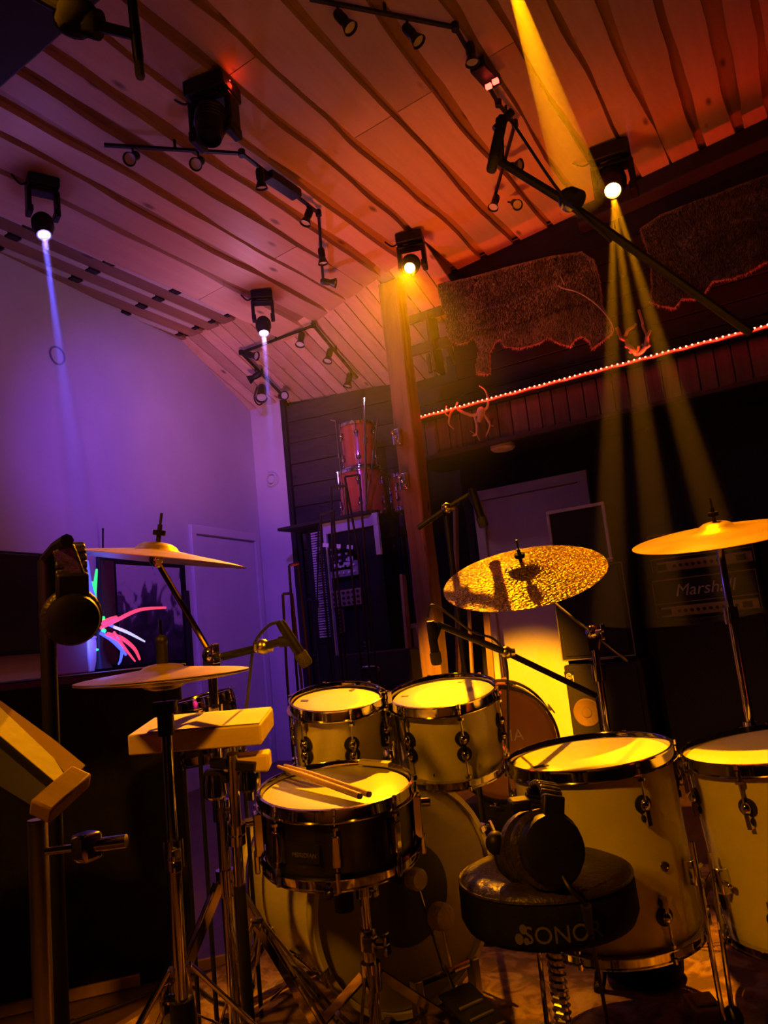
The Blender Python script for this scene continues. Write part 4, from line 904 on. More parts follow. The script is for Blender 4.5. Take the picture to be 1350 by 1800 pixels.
p = P(80, 985, 1.2); G().cyl(p, (p.x, p.y, .02), .012).build('pole', 'black_plastic', hk); G().cyl((p.x, p.y, 0), (p.x, p.y, .03), .13, .12, 24).build('round_base', 'black_plastic', hk)
G().tube([p, P(100, 962, 1.17), P(118, 950, 1.13)], .01, 8).build('hook', 'black_plastic', hk)
# ------------------------------------------------------------------ backline in the alcove
def amp_box(name, label, cat, x0, x1, y, depth, z0, z1, mat='black_tolex', group=None):
    t = thing(name, label, cat, ((x0+x1)/2, y+depth/2, z0), group)
    G().box(((x0+x1)/2, y+depth/2, (z0+z1)/2), (x1-x0, depth, z1-z0)).build('cabinet', mat, t, bevel=.012)
    return t
AY = 5.02
def XZ(x, y, Y=AY): p = onY(x, y, Y); return p.x, p.z
# bass cabinet with round emblem
xl, zt = XZ(990, 1170); xr, _ = XZ(1128, 1165); z0 = .012
t = amp_box('bass_cabinet', 'black bass speaker cabinet with a square swirl emblem, standing on the floor', 'speaker cabinet', xl, xr, AY, .38, z0, zt, group='amplifiers in the alcove')
gr = G().box(((xl+xr)/2, AY-.004, (z0+zt)/2), (xr-xl-.07, .012, zt-z0-.07)).build('grille', 'grille_cloth', t, bevel=.004)
ex, ez = XZ(1001, 1190); e_ = G().box((ex+.004, AY-.012, ez), (.062, .006, .075)).build('emblem', 'black_plastic', t)
a_ = [V((ex+.004+.004*math.cos(k*.5)+.0012*k*math.cos(k*.5)*.62, AY-.017, ez+.008+.004*math.sin(k*.5)+.0012*k*math.sin(k*.5)*.62)) for k in range(26)]
G().tube(a_, .0028, 6).bar((ex+.030, AY-.017, ez-.022), (ex+.030, AY-.017, ez+.012), .006, .006).bar((ex-.018, AY-.017, ez-.028), (ex+.032, AY-.017, ez-.028), .004, .005).build('emblem_letter', 'letter_white', e_)
cx, cz = XZ(1033, 1252); G(frame((cx, AY-.012, cz), (0, -1, 0))).lathe([(.001, .012), (.03, .010), (.034, .002), (.07, .004), (.082, .008), (.088, .006), (.090, -.002)], 28).build('speaker_cone', 'speaker_paper', t)
for x_ in (xl+.05, xr-.05): G().cyl((x_, AY+.05, 0), (x_, AY+.05, .014), .02).cyl((x_, AY+.33, 0), (x_, AY+.33, .014), .02).build('foot', 'rubber', t)
for x_ in (xl+.05, xr-.05): G().box((x_, AY+.19, zt+.012), (.05, .30, .024)).build('top_rail', 'black_plastic', t)
# middle cabinet
xm, zb = XZ(986, 1157); zb = zt+.026; xm2, zt2 = XZ(1105, 985); xm = XZ(975, 1060)[0]
t = amp_box('speaker_cabinet', 'black guitar cabinet with pale edge piping stacked on the bass cabinet', 'speaker cabinet', xm, xr-.02, AY-.01, .36, zb, zt2, group='amplifiers in the alcove')
G().box(((xm+xr-.02)/2, AY-.016, (zb+zt2)/2), (xr-xm-.09, .012, zt2-zb-.06)).build('grille', 'grille_cloth', t, bevel=.003)
zz = [zb+.006, zt2-.006]; g = G()
for z_ in zz: g.cyl((xm+.006, AY-.016, z_), (xr-.026, AY-.016, z_), .004, n=8)
for x_ in (xm+.006, xr-.026): g.cyl((x_, AY-.016, zz[0]), (x_, AY-.016, zz[1]), .004, n=8)
g.build('piping', 'grey_metal', t)
# combo on top, grey framed
q = [onY(961, 906, AY-.05), onY(1063, 874, AY-.05), onY(1069, 952, AY-.05), onY(968, 968, AY-.05)]
xa, xb = (q[0].x+q[3].x)/2, (q[1].x+q[2].x)/2; za, zc = zt2+.002, (q[0].z+q[1].z)/2
t = thing('combo_amplifier', 'black amplifier with a light grey edge frame on top of the cabinet stack', 'amplifier', ((xa+xb)/2, AY+.1, za), 'amplifiers in the alcove')
G().box(((xa+xb)/2, AY+.10, (za+zc)/2), (xb-xa, .28, zc-za)).build('cabinet', 'black_tolex', t, bevel=.01)
g = G(); 
for z_ in (za+.012, zc-.012): g.box(((xa+xb)/2, AY-.045, z_), (xb-xa, .016, .022))
for x_ in (xa+.010, xb-.010): g.box((x_, AY-.045, (za+zc)/2), (.020, .016, zc-za-.046))
g.build('edge_frame', 'dull_white', t, bevel=.003); G().box(((xa+xb)/2, AY-.043, (za+zc)/2), (xb-xa-.05, .008, zc-za-.05)).build('grille', 'grille_cloth', t)
G().cyl((xb-.03, AY-.05, za+.02), (xb+.005, AY-.05, za+.02), .008).build('handle', 'steel', t)
# amplifier heads on a dark cabinet
MY = 5.15
def amp_head(label, qa, qb, qz, lettering, n1):
    x0_, z1_ = XZ(*qa, MY); x1_, _ = XZ(*qb, MY); _, z0_ = XZ(*qz, MY); ph = (z1_-z0_)*.34
    t = thing('amplifier_head', label, 'amplifier', ((x0_+x1_)/2, MY+.13, z0_), 'amplifiers in the alcove'); cx_ = (x0_+x1_)/2
    G().box((cx_, MY+.13, (z0_+z1_)/2), (x1_-x0_, .26, z1_-z0_)).build('cabinet', 'black_tolex', t, bevel=.012)
    G().box((cx_, MY-.006, z0_+ph+(z1_-z0_-ph)/2), (x1_-x0_-.05, .01, z1_-z0_-ph-.03)).build('grille', 'grille_cloth', t)
    pn = G().box((cx_+.01, MY-.006, z0_+ph*.5), (x1_-x0_-.07, .012, ph*.72)).build('control_panel', 'gold_panel', t, bevel=.003)
    for k in range(n1):
        x_ = cx_-(x1_-x0_)*.26+k*(x1_-x0_)*.058; G(frame((x_, MY-.012, z0_+ph*.5), (0, -1, 0))).lathe([(.001, .016), (.009, .016), (.011, .0)], 10).build('knob', 'black_plastic', pn)
    for x_ in (x0_+.075, x1_-.09): G().box((x_, MY-.014, z0_+ph*.5), (.055, .008, ph*.42)).build('switch', 'black_plastic', pn, bevel=.002)
    g = G()
    for z_ in (z0_+ph+.01, z1_-.012): g.cyl((x0_+.015, MY-.012, z_), (x1_-.015, MY-.012, z_), .003, n=8)
    for x_ in (x0_+.015, x1_-.015): g.cyl((x_, MY-.012, z0_+.01), (x_, MY-.012, z1_-.012), .003, n=8)
    g.build('piping', 'gold_panel', t)
    if lettering:
        vs, fs = text_geo(lettering, .105, .28); G(frame((cx_-.0, MY-.013, z0_+ph+(z1_-z0_-ph)*.48), (0, -1, 0), (1, 0, 0))).add(vs, fs).build('lettering', 'letter_white', t)
    return x0_, x1_, z0_, z1_
h1 = amp_head('black amplifier head with white script lettering behind the crash stand', (1142, 1020), (1332, 996), (1158, 1090), 'Marshall', 10)
h2_ = amp_head('black amplifier head half hidden behind the crash cymbal', (1134, 942), (1318, 905), (1148, 1012), None, 9)
t = amp_box('speaker_cabinet', 'tall black speaker cabinet under the two amplifier heads', 'speaker cabinet', h1[0]-.02, h1[1]+.03, MY-.02, .36, .04, h1[2]-.004, group='amplifiers in the alcove')
G().box(((h1[0]+h1[1])/2, MY-.026, h1[2]/2+.02), (h1[1]-h1[0]-.03, .012, h1[2]-.12)).build('grille', 'grille_cloth', t, bevel=.003)
for x_ in (h1[0]+.03, h1[1]-.03):
    for y_ in (MY+.03, MY+.29): G().sph((x_, y_, .02), .02, 8).build('caster', 'rubber', t)
# old orange bass drum on the floor
oc = P(884, 1307, 3.6); No = (V((.38, -.92, 0))).normalized(); Fo = frame(oc, No, up.cross(No)); ro = .25
ob = thing('bass_drum', 'worn orange-brown bass drum standing behind the larger rack tom', 'drum', (oc.x, oc.y, oc.z-ro))
G(Fo).lathe([(ro-.004, -.02), (ro, -.022), (ro, -.38), (ro-.004, -.382)], 56).build('shell', 'red_lacquer', ob, sharp=60)
G(Fo).lathe([(.0005, .0), (ro-.03, .0), (ro-.022, .003), (ro-.014, .0), (ro+.002, -.008)], 56).build('batter_head', 'orange_head', ob, sharp=60)
for z_ in (.008, -.395): G(Fo).lathe([(ro+.003, z_), (ro+.016, z_), (ro+.017, z_-.034), (ro+.003, z_-.036)], 56, close=True).build('hoop', 'black_shell', ob, sharp=40)
vs, fs = text_geo('TAMA', .075); G(Fo).add(vs, fs, M.Translation((.0, .03, .003))).build('lettering', 'letter_white', ob)
for i in range(8):
    a = R(22.5+45*i+8); c, s = math.cos(a), math.sin(a); Lf = Fo @ frame(((ro+.017)*c, (ro+.017)*s, 0), (c, s, 0), (-s, c, 0))
    G(Lf).box((0, -.012, .006), (.018, .05, .010)).cyl((0, .03, .012), (0, -.12, .004), .003, n=8).box((0, .036, .013), (.05, .007, .007)).build('claw', 'chrome', ob, bevel=.002)
# the support the old drum stands on: a low black amp crate
if oc.z-ro > .03:
    t = amp_box('low_crate', 'low black crate under the worn orange bass drum', 'crate', oc.x-.26, oc.x+.22, oc.y-.02, .40, .0, oc.z-ro-.018)
# leaning boards, upright guitar beside the door
def lean(label, a, b, wd, th, mat, Y=5.5):
    p = onY(*a, Y); qq = onY(*b, Y); qq.y += .14*(qq.z-p.z)/qq.z
    k = (p.z)/(max(.05, qq.z-p.z)); low = p-(qq-p)*k; low.z = .004
    t = thing('leaning_board', label, 'board', low, 'boards leaning in the alcove'); G().bar(low, qq, th, wd, (0, 1, 0)).build('board', mat, t, bevel=.004)
lean('narrow pale board leaning beside the white door, the tall one', (806, 1180), (792, 890), .055, .025, 'lean_wood')
lean('pale board leaning behind the keyboards, left of the timber post', (722, 1180), (700, 1010), .07, .025, 'lean_wood', 5.3)
lean('short wooden board leaning between post and stacked mixers', (752, 1170), (732, 1100), .07, .03, 'lean_wood', 5.2)
lean('thin bright wooden batten leaning near the white door', (830, 1180), (818, 1065), .03, .02, 'lean_wood', 5.25)
bx_ = onY(735, 1095, 5.35); t = thing('wooden_panel', 'brown wooden panel standing behind the boom microphone', 'panel', (bx_.x, 5.36, .0))
G().box((bx_.x+.05, 5.38, bx_.z/2), (.24, .02, bx_.z)).build('panel', 'lean_wood', t, bevel=.004); G().box((bx_.x+.05, 5.365, bx_.z-.02), (.25, .02, .04)).build('edge_strip', 'lean_wood', t, bevel=.003)
# guitar
gq = onY(862, 1178, 5.3); gt = thing('electric_guitar', 'orange electric guitar standing beside the white door', 'guitar', (gq.x, 5.30, .0))
pol = [(0, -.20), (.10, -.18), (.15, -.08), (.12, .02), (.10, .08), (.13, .16), (.10, .23), (.03, .20), (0, .22), (-.03, .20), (-.10, .25), (-.14, .17), (-.10, .08), (-.12, .02), (-.15, -.08), (-.10, -.18)]
Fg = frame((gq.x, 5.32, .40), (0, -1, .1), (1, 0, 0)); G(Fg).prism(pol, M(), .04).build('body', 'guitar_orange', gt, bevel=.010); G(Fg).box((0, .48, .035), (.05, .60, .022)).build('neck', 'lean_wood', gt, bevel=.004)
G(Fg).box((0, .84, .03), (.08, .16, .018)).build('headstock', 'black_plastic', gt, bevel=.004); G(Fg).box((0, .02, .045), (.09, .22, .006)).build('pickguard', 'black_plastic', gt)
G().box((gq.x, 5.27, .19), (.24, .14, .02)).cyl((gq.x-.1, 5.24, 0), (gq.x-.06, 5.34, .42), .01).cyl((gq.x+.1, 5.24, 0), (gq.x+.06, 5.34, .42), .01).build('guitar_rest', 'black_plastic', gt)
# disc lamp under the alcove ceiling
dl = onY(885, 795, 5.25); tag(G(M.Translation((dl.x, dl.y, fb-.012))).lathe([(.0005, -.03), (.075, -.028), (.09, -.015), (.09, .012)], 24).build('disc_lamp', 'dull_white'), 'flat round ceiling lamp, unlit, under the loft ledge', 'ceiling lamp')
# ------------------------------------------------------------------ stored instruments on the dark wall
SY = 5.45
sh = thing('storage_rack', 'black storage rack against the dark boarded wall', 'rack', (-3.4, 5.6, 0))
xs0 = onY(548, 1050, SY+.1).x; xs1 = onY(700, 1050, SY+.1).x; zsh = max(onY(630, 908, SY).z-.02, onY(568, 926, SY-.20).z+.05)
for x_ in (xs0, xs1):
    for y_ in (5.46, 5.66): G().box((x_, y_, zsh/2), (.03, .03, zsh)).build('upright', 'black_plastic', sh)
for z_, y_ in ((zsh-.015, 5.16), (zsh-.62, 5.45), (zsh-1.10, 5.45)): G().box(((xs0+xs1)/2, (y_+5.68)/2, z_), (xs1-xs0+.03, 5.68-y_, .025)).build('shelf_board', 'black_wood', sh, bevel=.003)
def tomF(x, y, Y, tilt=0): p = onY(x, y, Y); return frame(p, V((tilt, -.05, 1)), CR)
pB = onY(636, 832, SY); rB = .21; depB = pB.z-(zsh+.002)
drum('stored_tom', 'red lacquered tom standing on the rack, the wide lower one', frame(pB, up, CR), .40, depB, 'red_lacquer', 6, -100, group='red lacquered drums on the rack')
pA = onY(628, 750, SY); depA = pA.z-pB.z-.026
drum('stored_tom', 'red lacquered tom stacked on top of the wider one', frame(V((pA.x, SY, pA.z)), up, CR), .30, depA, 'red_lacquer', 6, -95, group='red lacquered drums on the rack')
pC = onY(705, 838, SY+.05); depC = pC.z-(zsh+.002)
if depC > .1: drum('stored_tom', 'red lacquered tom half hidden behind the timber post', frame(V((pC.x+.03, SY+.08, pC.z)), up, CR), .27, depC, 'red_lacquer', 6, -70, group='red lacquered drums on the rack')
xs = onY(700, 900, SY+.08).x
# cymbal rods and stands rising beside the toms
for lab, a_, b_, r_ in (('tall chrome cymbal rod rising before the stacked red toms', (651, 865), (641, 700), .010), ('thin bent chrome rod beside the upper red tom', (598, 815), (590, 740), .006), ('chrome rod behind the upper red tom near the post', (676, 850), (664, 735), .006), ('long black rod leaning on the wide red tom', (560, 905), (556, 1160), .007)):
    p = onY(*a_, 5.2); q_ = onY(*b_, 5.2); k_ = (q_-p).normalized(); p = p+k_*((zsh+.004-p.z)/k_.z) if 'chrome' in lab else p; p.x = min(p.x, xs1-.01)
    t = thing('hardware_rod', lab, 'drum hardware', p); G().cyl(p, q_, r_, n=10).build('rod', 'chrome' if 'chrome' in lab else 'black_plastic', t)
    if 'bent' in lab: G().cyl(q_, q_+V((-.05, 0, .02)), r_, n=8).build('bent_tip', 'chrome', t)
    for k in (.3, .62): G().cyl(p.lerp(q_, k-.025), p.lerp(q_, k+.025), r_*1.8, n=10).build('clamp', 'chrome' if 'chrome' in lab else 'black_plastic', t)
# chrome lamp bodies hung beside the post
for lab, x_, y_ in (('chrome hardware clamp cluster hanging at the post beside the rope light', 700, 768), ('chrome hardware clamp cluster lower on the post', 712, 846)):
    p = onY(x_, y_, 4.775); p.x = min(max(p.x, pb-.04), pb+.05); t = thing('hardware_clamp', lab, 'drum hardware', p-V((0, 0, .08)))
    G().box(p, (.05, .04, .12)).build('plate', 'steel', t, bevel=.006); G().cyl(p+V((-.02, -.03, .04)), p+V((-.02, -.03, -.06)), .010).cyl(p+V((.02, -.03, .05)), p+V((.02, -.03, -.03)), .008).build('rod', 'chrome', t)
    for k in range(3): G().sph(p+V((-.02+.02*k, -.04, .03-.035*k)), .013, 8).build('wing_screw', 'chrome', t)
# white framed rack case with mixers
KY = SY-.20
wf0 = onY(568, 926, KY); wf1 = onY(660, 905, KY); wb_ = onY(592, 1155, KY)
rc = thing('rack_case', 'tall white edged rack case holding dark mixers', 'rack case', ((wf0.x+wf1.x)/2, KY+.15, 0))
X0_, X1_ = wf0.x, wf1.x+.02; ZT = wf0.z+.03; ZB = wb_.z-.25
G().box(((X0_+X1_)/2, KY+.10, (ZT+ZB)/2-.03), (X1_-X0_-.02, .16, ZT-ZB-.1)).build('case_body', 'black_plastic', rc)
G().box(((X0_+X1_)/2, KY+.09, ZB/2), (X1_-X0_-.06, .14, ZB)).build('case_stand', 'black_plastic', rc)
G().box(((X0_+X1_)/2, KY-.0, ZT-.05), (X1_-X0_, .03, .10)).build('top_edge', 'dull_white', rc, bevel=.004)
G().box((X1_-.02, KY-.001, ZT-.22), (.045, .03, .24)).build('side_edge', 'dull_white', rc, bevel=.004)
G().box((X0_+.015, KY-.001, (ZT+ZB)/2-.03), (.032, .03, ZT-ZB-.06)).build('side_edge', 'dull_white', rc, bevel=.004)
def mixer(label, a_, b_, rows, cols, knob='black_plastic', panel='gold_panel'):
    p = onY(*a_, KY-.03); q_ = onY(*b_, KY-.03); t = thing('mixer', label, 'mixer', ((p.x+q_.x)/2, KY-.02, q_.z), 'mixers in the rack case')
    G().box(((p.x+q_.x)/2, KY-.030, (p.z+q_.z)/2), (abs(q_.x-p.x), .03, abs(p.z-q_.z))).build('panel', panel, t, bevel=.004)
    for i in range(rows):
        for j in range(cols):
            x_ = p.x+(q_.x-p.x)*(j+.6)/(cols+.2); z_ = p.z+(q_.z-p.z)*(i+.6)/(rows+.2); G(frame((x_, KY-.045, z_), (0, -1, 0))).lathe([(.001, .014), (.010, .014), (.012, .0)], 8).build('knob', knob, t)
mixer('grey mixer with white fader strips near the top of the rack case', (578, 962), (622, 1000), 4, 3, 'dull_white', 'black_plastic')
mixer('pale faced effects unit with two white displays', (582, 992), (632, 1010), 2, 5, 'dull_white', 'grey_metal')
mixer('pinkish grey mixer with black knobs in the middle of the rack case', (584, 1040), (638, 1062), 3, 6)
mixer('narrow knob panel at the bottom of the rack case', (592, 1072), (606, 1112), 6, 3)
mixer('small knob strip beside the music stand rods', (640, 1128), (652, 1165), 5, 2)
for (x_, y_, w_, h_) in ((590, 994, .07, .022), (610, 990, .07, .022), (616, 982, .05, .035)):
    p = onY(x_, y_, KY-.05); G().box(p, (w_, .004, h_)).build('display', 'dull_white', rc)
# upright keyboard beside the case
kp0 = onY(547, 936, KY+.03); kp1 = onY(571, 1078, KY+.03)
kb = thing('keyboard', 'upright keyboard with its key row standing beside the rack case', 'keyboard', (kp0.x, KY+.06, 0))
xk = (kp0.x+kp1.x)/2-.02; zt_, zb2 = kp0.z, kp1.z-.20
G().box((xk, KY+.09, (zt_+zb2)/2), (.19, .07, zt_-zb2+.1)).build('keyboard_body', 'black_plastic', kb, bevel=.008); G().box((xk, KY+.09, zb2/2-.02), (.15, .06, zb2-.04)).build('stand_foot', 'black_plastic', kb)
n = 42; g = G(); g2 = G()
for i in range(n):
    z_ = zt_-(zt_-zb2)*(i+.5)/n; g.box((xk+.025, KY+.045, z_), (.10, .02, (zt_-zb2)/n*.62))
    if i % 7 not in (2, 6): g2.box((xk+.05, KY+.036, z_-(zt_-zb2)/n*.5), (.055, .02, (zt_-zb2)/n*.45))
g.build('white_keys', 'dull_white', kb, kind='stuff'); g2.build('black_keys', 'black_plastic', kb, kind='stuff')
# striped barrier bar across
p = onY(568, 958, KY-.12); q_ = onY(632, 963, KY-.12); st = thing('striped_bar', 'black and cream striped bar across the rack case', 'bar', p)
n = 6
for i in range(n):
    a_ = p.lerp(q_, i/n); b_ = p.lerp(q_, (i+1)/n); G().bar(a_, b_, .014, .032).build('stripe', 'paper' if i % 2 == 0 else 'black_plastic', st)
G().cyl(p+V((0, .02, 0)), (p.x, p.y+.02, .01), .008).cyl(q_+V((0, .02, 0)), (q_.x, q_.y+.02, .01), .008).build('support', 'black_plastic', st)
# black bent tube stands
def ustand(label, a_, b_, c_, d_, D_, mat='black_plastic', r_=.008):
    pts = [P(*a_, D_), P(*b_, D_), P(*c_, D_), P(*d_, D_)]; f0 = V((pts[0].x, pts[0].y, .008)); f1 = V((pts[3].x, pts[3].y, .008))
    t = thing('tube_stand', label, 'stand', (f0+f1)/2, 'black bent tube stands'); G().tube([f0, pts[0], pts[1]], r_, 8).build('side_tube', mat, t); G().tube([pts[2], pts[3], f1], r_, 8).build('side_tube', mat, t); G().cyl(pts[1], pts[2], r_, n=8).build('top_tube', mat, t)
    G().cyl(f0-CF*.15, f0+CF*.15, r_).cyl(f1-CF*.15, f1+CF*.15, r_).build('foot_bar', mat, t); return t
ustand('black bent tube stand before the white wall corner', (505, 1200), (497, 1044), (513, 1043), (530, 1200), 4.6)
t = ustand('taller black tube stand with red-lit tinted top before the white wall corner', (521, 1180), (508, 994), (524, 991), (543, 1180), 4.7); G().cyl(P(512, 993, 4.7), P(526, 990, 4.7), .010).build('red_lit_tip', 'dark_red', t)  # end coloured red for the coloured light on the tube
ustand('black bent tube stand before the wide red tom', (585, 1000), (582, 856), (608, 854), (618, 1000), 5.3)
ustand('black bent tube stand reaching over the upper red tom', (628, 960), (606, 838), (632, 834), (640, 960), 5.35)
ustand('low black bent tube stand beside the keyboard top', (566, 1000), (563, 905), (586, 898), (592, 1000), 5.25)
# dark jumble below: a folded keyboard stand and amplifier with handle
x_, z_ = XZ(590, 1140, 4.9); t = amp_box('flight_case', 'black flight case on the floor below the rack case', 'case', x_-.05, x_+.62, 4.93, .15, .002, z_-.05)
G().cyl((x_-.02, 4.94, z_-.09), (x_+.59, 4.94, z_-.09), .010).build('edge_rail', 'grey_metal', t); G().tube(smooth([(x_+.2, 4.94, z_-.2), (x_+.2, 4.92, z_-.16), (x_+.34, 4.92, z_-.16), (x_+.34, 4.94, z_-.2)], 4), .008, 8).build('handle', 'chrome', t)
# ------------------------------------------------------------------ left side: black cabinet, picture, fibre lamp
b0 = onZ(20, 1785, 0); b1_ = onZ(235, 1735, 0); dv = (b1_-b0).normalized(); nb_ = V((-dv.y, dv.x, 0)); zt3 = .985
if nb_.dot(CF) < 0: nb_ = -nb_
A_ = b0-dv*.9; B_ = b1_+dv*.20
pc = thing('black_cabinet', 'big plain black cabinet filling the dark lower corner behind the music stand', 'cabinet', ((A_+B_)/2)+nb_*.3)
poly = [(p.x, p.y) for p in (A_, B_, B_+nb_*.62, A_+nb_*.62)]
G().prism(poly, M.Translation((0, 0, .0)), zt3-.03).build('body', 'black_matte', pc, bevel=.01)
poly = [(p.x, p.y) for p in (A_-nb_*.02-dv*.02, B_-nb_*.02+dv*.02, B_+nb_*.64+dv*.02, A_+nb_*.64-dv*.02)]
G().prism(poly, M.Translation((0, 0, zt3-.03)), .03).build('top_board', 'black_plastic', pc, bevel=.006)
for k in range(6):
    p = A_+dv*(.12+.31*k)-nb_*.006; G().bar(p+V((0, 0, .02)), p+dv*.22+V((0, 0, .02)), .014, .035).build('base_strip', 'lean_wood', pc, bevel=.003)
# flat black screen and framed picture on the left wall
def onW(x, y, off=0): return onP(x, y, WN, WC+WN*off)
def wall_panel(t, name, quad, off, th, mat, bevel=.003):
    p = [onW(*a, off) for a in quad]
    zt_ = (p[0].z+p[1].z)/2; zb_ = (p[2].z+p[3].z)/2; xa_ = (p[0]+p[3])/2; xb_ = (p[1]+p[2])/2
    a_ = V((xa_.x, xa_.y, zt_)); b_ = V((xb_.x, xb_.y, zt_)); c_ = V((xb_.x, xb_.y, zb_)); d_ = V((xa_.x, xa_.y, zb_))
    return G().add([a_, b_, c_, d_, *[q-WN*th for q in (a_, b_, c_, d_)]], [(0, 1, 2, 3), (4, 7, 6, 5), (0, 1, 5, 4), (1, 2, 6, 5), (2, 3, 7, 6), (3, 0, 4, 7)]).build(name, mat, t, bevel=bevel), (a_, b_, c_, d_)
t = thing('flat_screen', 'large black flat screen on the violet wall above the cabinet', 'screen', onW(80, 1130, .06))
_, qd = wall_panel(t, 'screen_body', ((-90, 957), (147, 981), (152, 1150), (-90, 1150)), .06, .05, 'black_plastic', .006)
wall_panel(t, 'screen_glass', ((-86, 962), (144, 985), (148, 1144), (-86, 1144)), .062, .004, 'black_shell')
t = thing('framed_picture', 'dark framed picture on the violet wall behind the crash stand', 'picture', onW(250, 1150, .02))
wall_panel(t, 'frame', ((174, 978), (324, 988), (338, 1178), (182, 1176)), .035, .03, 'black_plastic', .006)
wall_panel(t, 'print', ((206, 990), (316, 1000), (326, 1165), (210, 1165)), .037, .004, 'picture')
wall_panel(t, 'side_cloth', ((178, 984), (202, 986), (206, 1168), (184, 1168)), .037, .004, 'dark_red')
tb_ = thing('narrow_board', 'narrow dark board standing upright beside the framed picture', 'board', onW(334, 1180, .06)); wall_panel(tb_, 'board', ((326, 1038), (333, 1038), (342, 1180), (332, 1180)), .05, .02, 'black_wood')
# thin aerial behind the crash cymbal
p = onW(181, 930, .03); q_ = onW(181, 985, .03); tag(G().cyl(p, q_, .006, n=8).sph(p, .008, 8).cyl(q_, q_-V((0, 0, .03)), .010, n=8).build('aerial', 'black_plastic'), 'thin dark aerial rising above the flat screen edge', 'aerial')
# rings on the walls
p = onW(101, 625, .004); tag(G(frame(p, WN, up)).lathe([(.055, .0), (.060, .006), (.066, .006), (.068, .0)], 28, close=True).build('wall_ring', 'grey_metal'), 'dark round ring plate high on the violet wall', 'wall ring')
p = onY(480, 843, 5.699); t = thing('wall_vent', 'white round wall vent on the narrow white wall', 'vent', p-V((0, 0, .06)))
G(frame(p, (0, -1, 0), up)).lathe([(.045, .0), (.052, .035), (.066, .035), (.072, .0)], 28).build('ring', 'white_paint', t); G(frame(p, (0, -1, 0), up)).lathe([(.0005, .032), (.036, .030), (.042, .012), (.043, .0)], 28).build('disc', 'white_paint', t)
# white box and fibre optic lamp on the black cabinet
LD = 3.05
def cabtop(x, D_): p = P(x, 1180, D_); return V((p.x, p.y, zt3))
p = P(132, 1168, 2.98); t = thing('white_box', 'white box on the black cabinet, lit violet by the fibre lamp', 'box', (p.x, p.y, zt3))
G().box((p.x, p.y, zt3+.065), (.15, .11, .13), math.atan2(CR.y, CR.x)).build('box_body', 'white_paint', t, bevel=.006); G().box((p.x, p.y, zt3+.134), (.155, .115, .012), math.atan2(CR.y, CR.x)).build('lid', 'white_paint', t, bevel=.004)
c_ = P(172, 1105, LD); fl_ = thing('fibre_optic_lamp', 'fibre optic lamp with glowing red, blue and green strands', 'lamp', (c_.x, c_.y, zt3))
G(M.Translation((c_.x, c_.y, zt3))).lathe([(.0005, .0), (.045, .0), (.05, .01), (.03, .04), (.018, .10), (.022, .16), (.03, .19), (.001, .20)], 20).build('lamp_base', 'black_plastic', fl_)
strands = [('fibre_blue', [(168, 1060), (158, 1030), (153, 985)], .009), ('fibre_blue', [(166, 1060), (150, 1035), (147, 1010)], .007), ('fibre_green', [(168, 1065), (163, 1040), (161, 1024), (155, 1028)], .007), ('fibre_green', [(172, 1075), (166, 1052), (168, 1020), (170, 1000)], .007),
 ('fibre_green', [(165, 1060), (147, 1040), (144, 1020)], .006), ('fibre_red', [(178, 1095), (196, 1088), (206, 1084)], .008), ('fibre_red', [(176, 1104), (205, 1090), (245, 1072), (292, 1068)], .007), ('fibre_white', [(200, 1102), (225, 1112), (255, 1128)], .006), ('fibre_blue', [(176, 1100), (190, 1097), (202, 1103)], .008),
 ('fibre_red', [(188, 1114), (214, 1122), (236, 1140), (246, 1160)], .008), ('fibre_red', [(186, 1115), (208, 1126), (226, 1148), (238, 1163)], .005), ('fibre_blue', [(176, 1112), (196, 1124), (212, 1140), (222, 1152)], .008), ('fibre_blue', [(205, 1120), (214, 1140), (212, 1160), (208, 1168)], .005), ('fibre_red', [(200, 1110), (212, 1128), (228, 1150)], .004),
 ('fibre_green', [(172, 1130), (174, 1150), (180, 1170), (179, 1182)], .010), ('fibre_green', [(172, 1140), (168, 1160), (172, 1165)], .006), ('fibre_green', [(180, 1090), (176, 1088), (184, 1086)], .012), ('fibre_green', [(178, 1110), (186, 1108)], .010)]
for k, (mt, pts, rr) in enumerate(strands):
    w3 = [P(x, y, LD-.03+.012*(k % 5)) for x, y in pts]; sm = smooth(w3, 5); n = len(sm)
    G().tube(sm, [rr*(.45+.55*math.sin(math.pi*min(1, .25+.75*i/(n-1)))) + .0008 for i in range(n)], 6).build('strand', mt, fl_)
lamp('fibre_lamp_glow', 'POINT', P(182, 1125, LD-.12), None, .9, (.08, .10, 1), radius=.03)
# small black drum behind the percussion block
p = P(354, 1232, 2.2); Fd = frame(p, V((-.1, -.1, 1)), CR); d_ = drum('black_tom', 'small black tom behind the percussion block by the violet wall', Fd, .17, .15, 'black_shell', 6, -80)
for k in range(3):
    a = R(30+120*k); tp_ = Fd @ V((.10*math.cos(a), .10*math.sin(a), -.08)); G().cyl(tp_, (tp_.x, tp_.y, .01), .006).build('leg', 'black_plastic', d_)
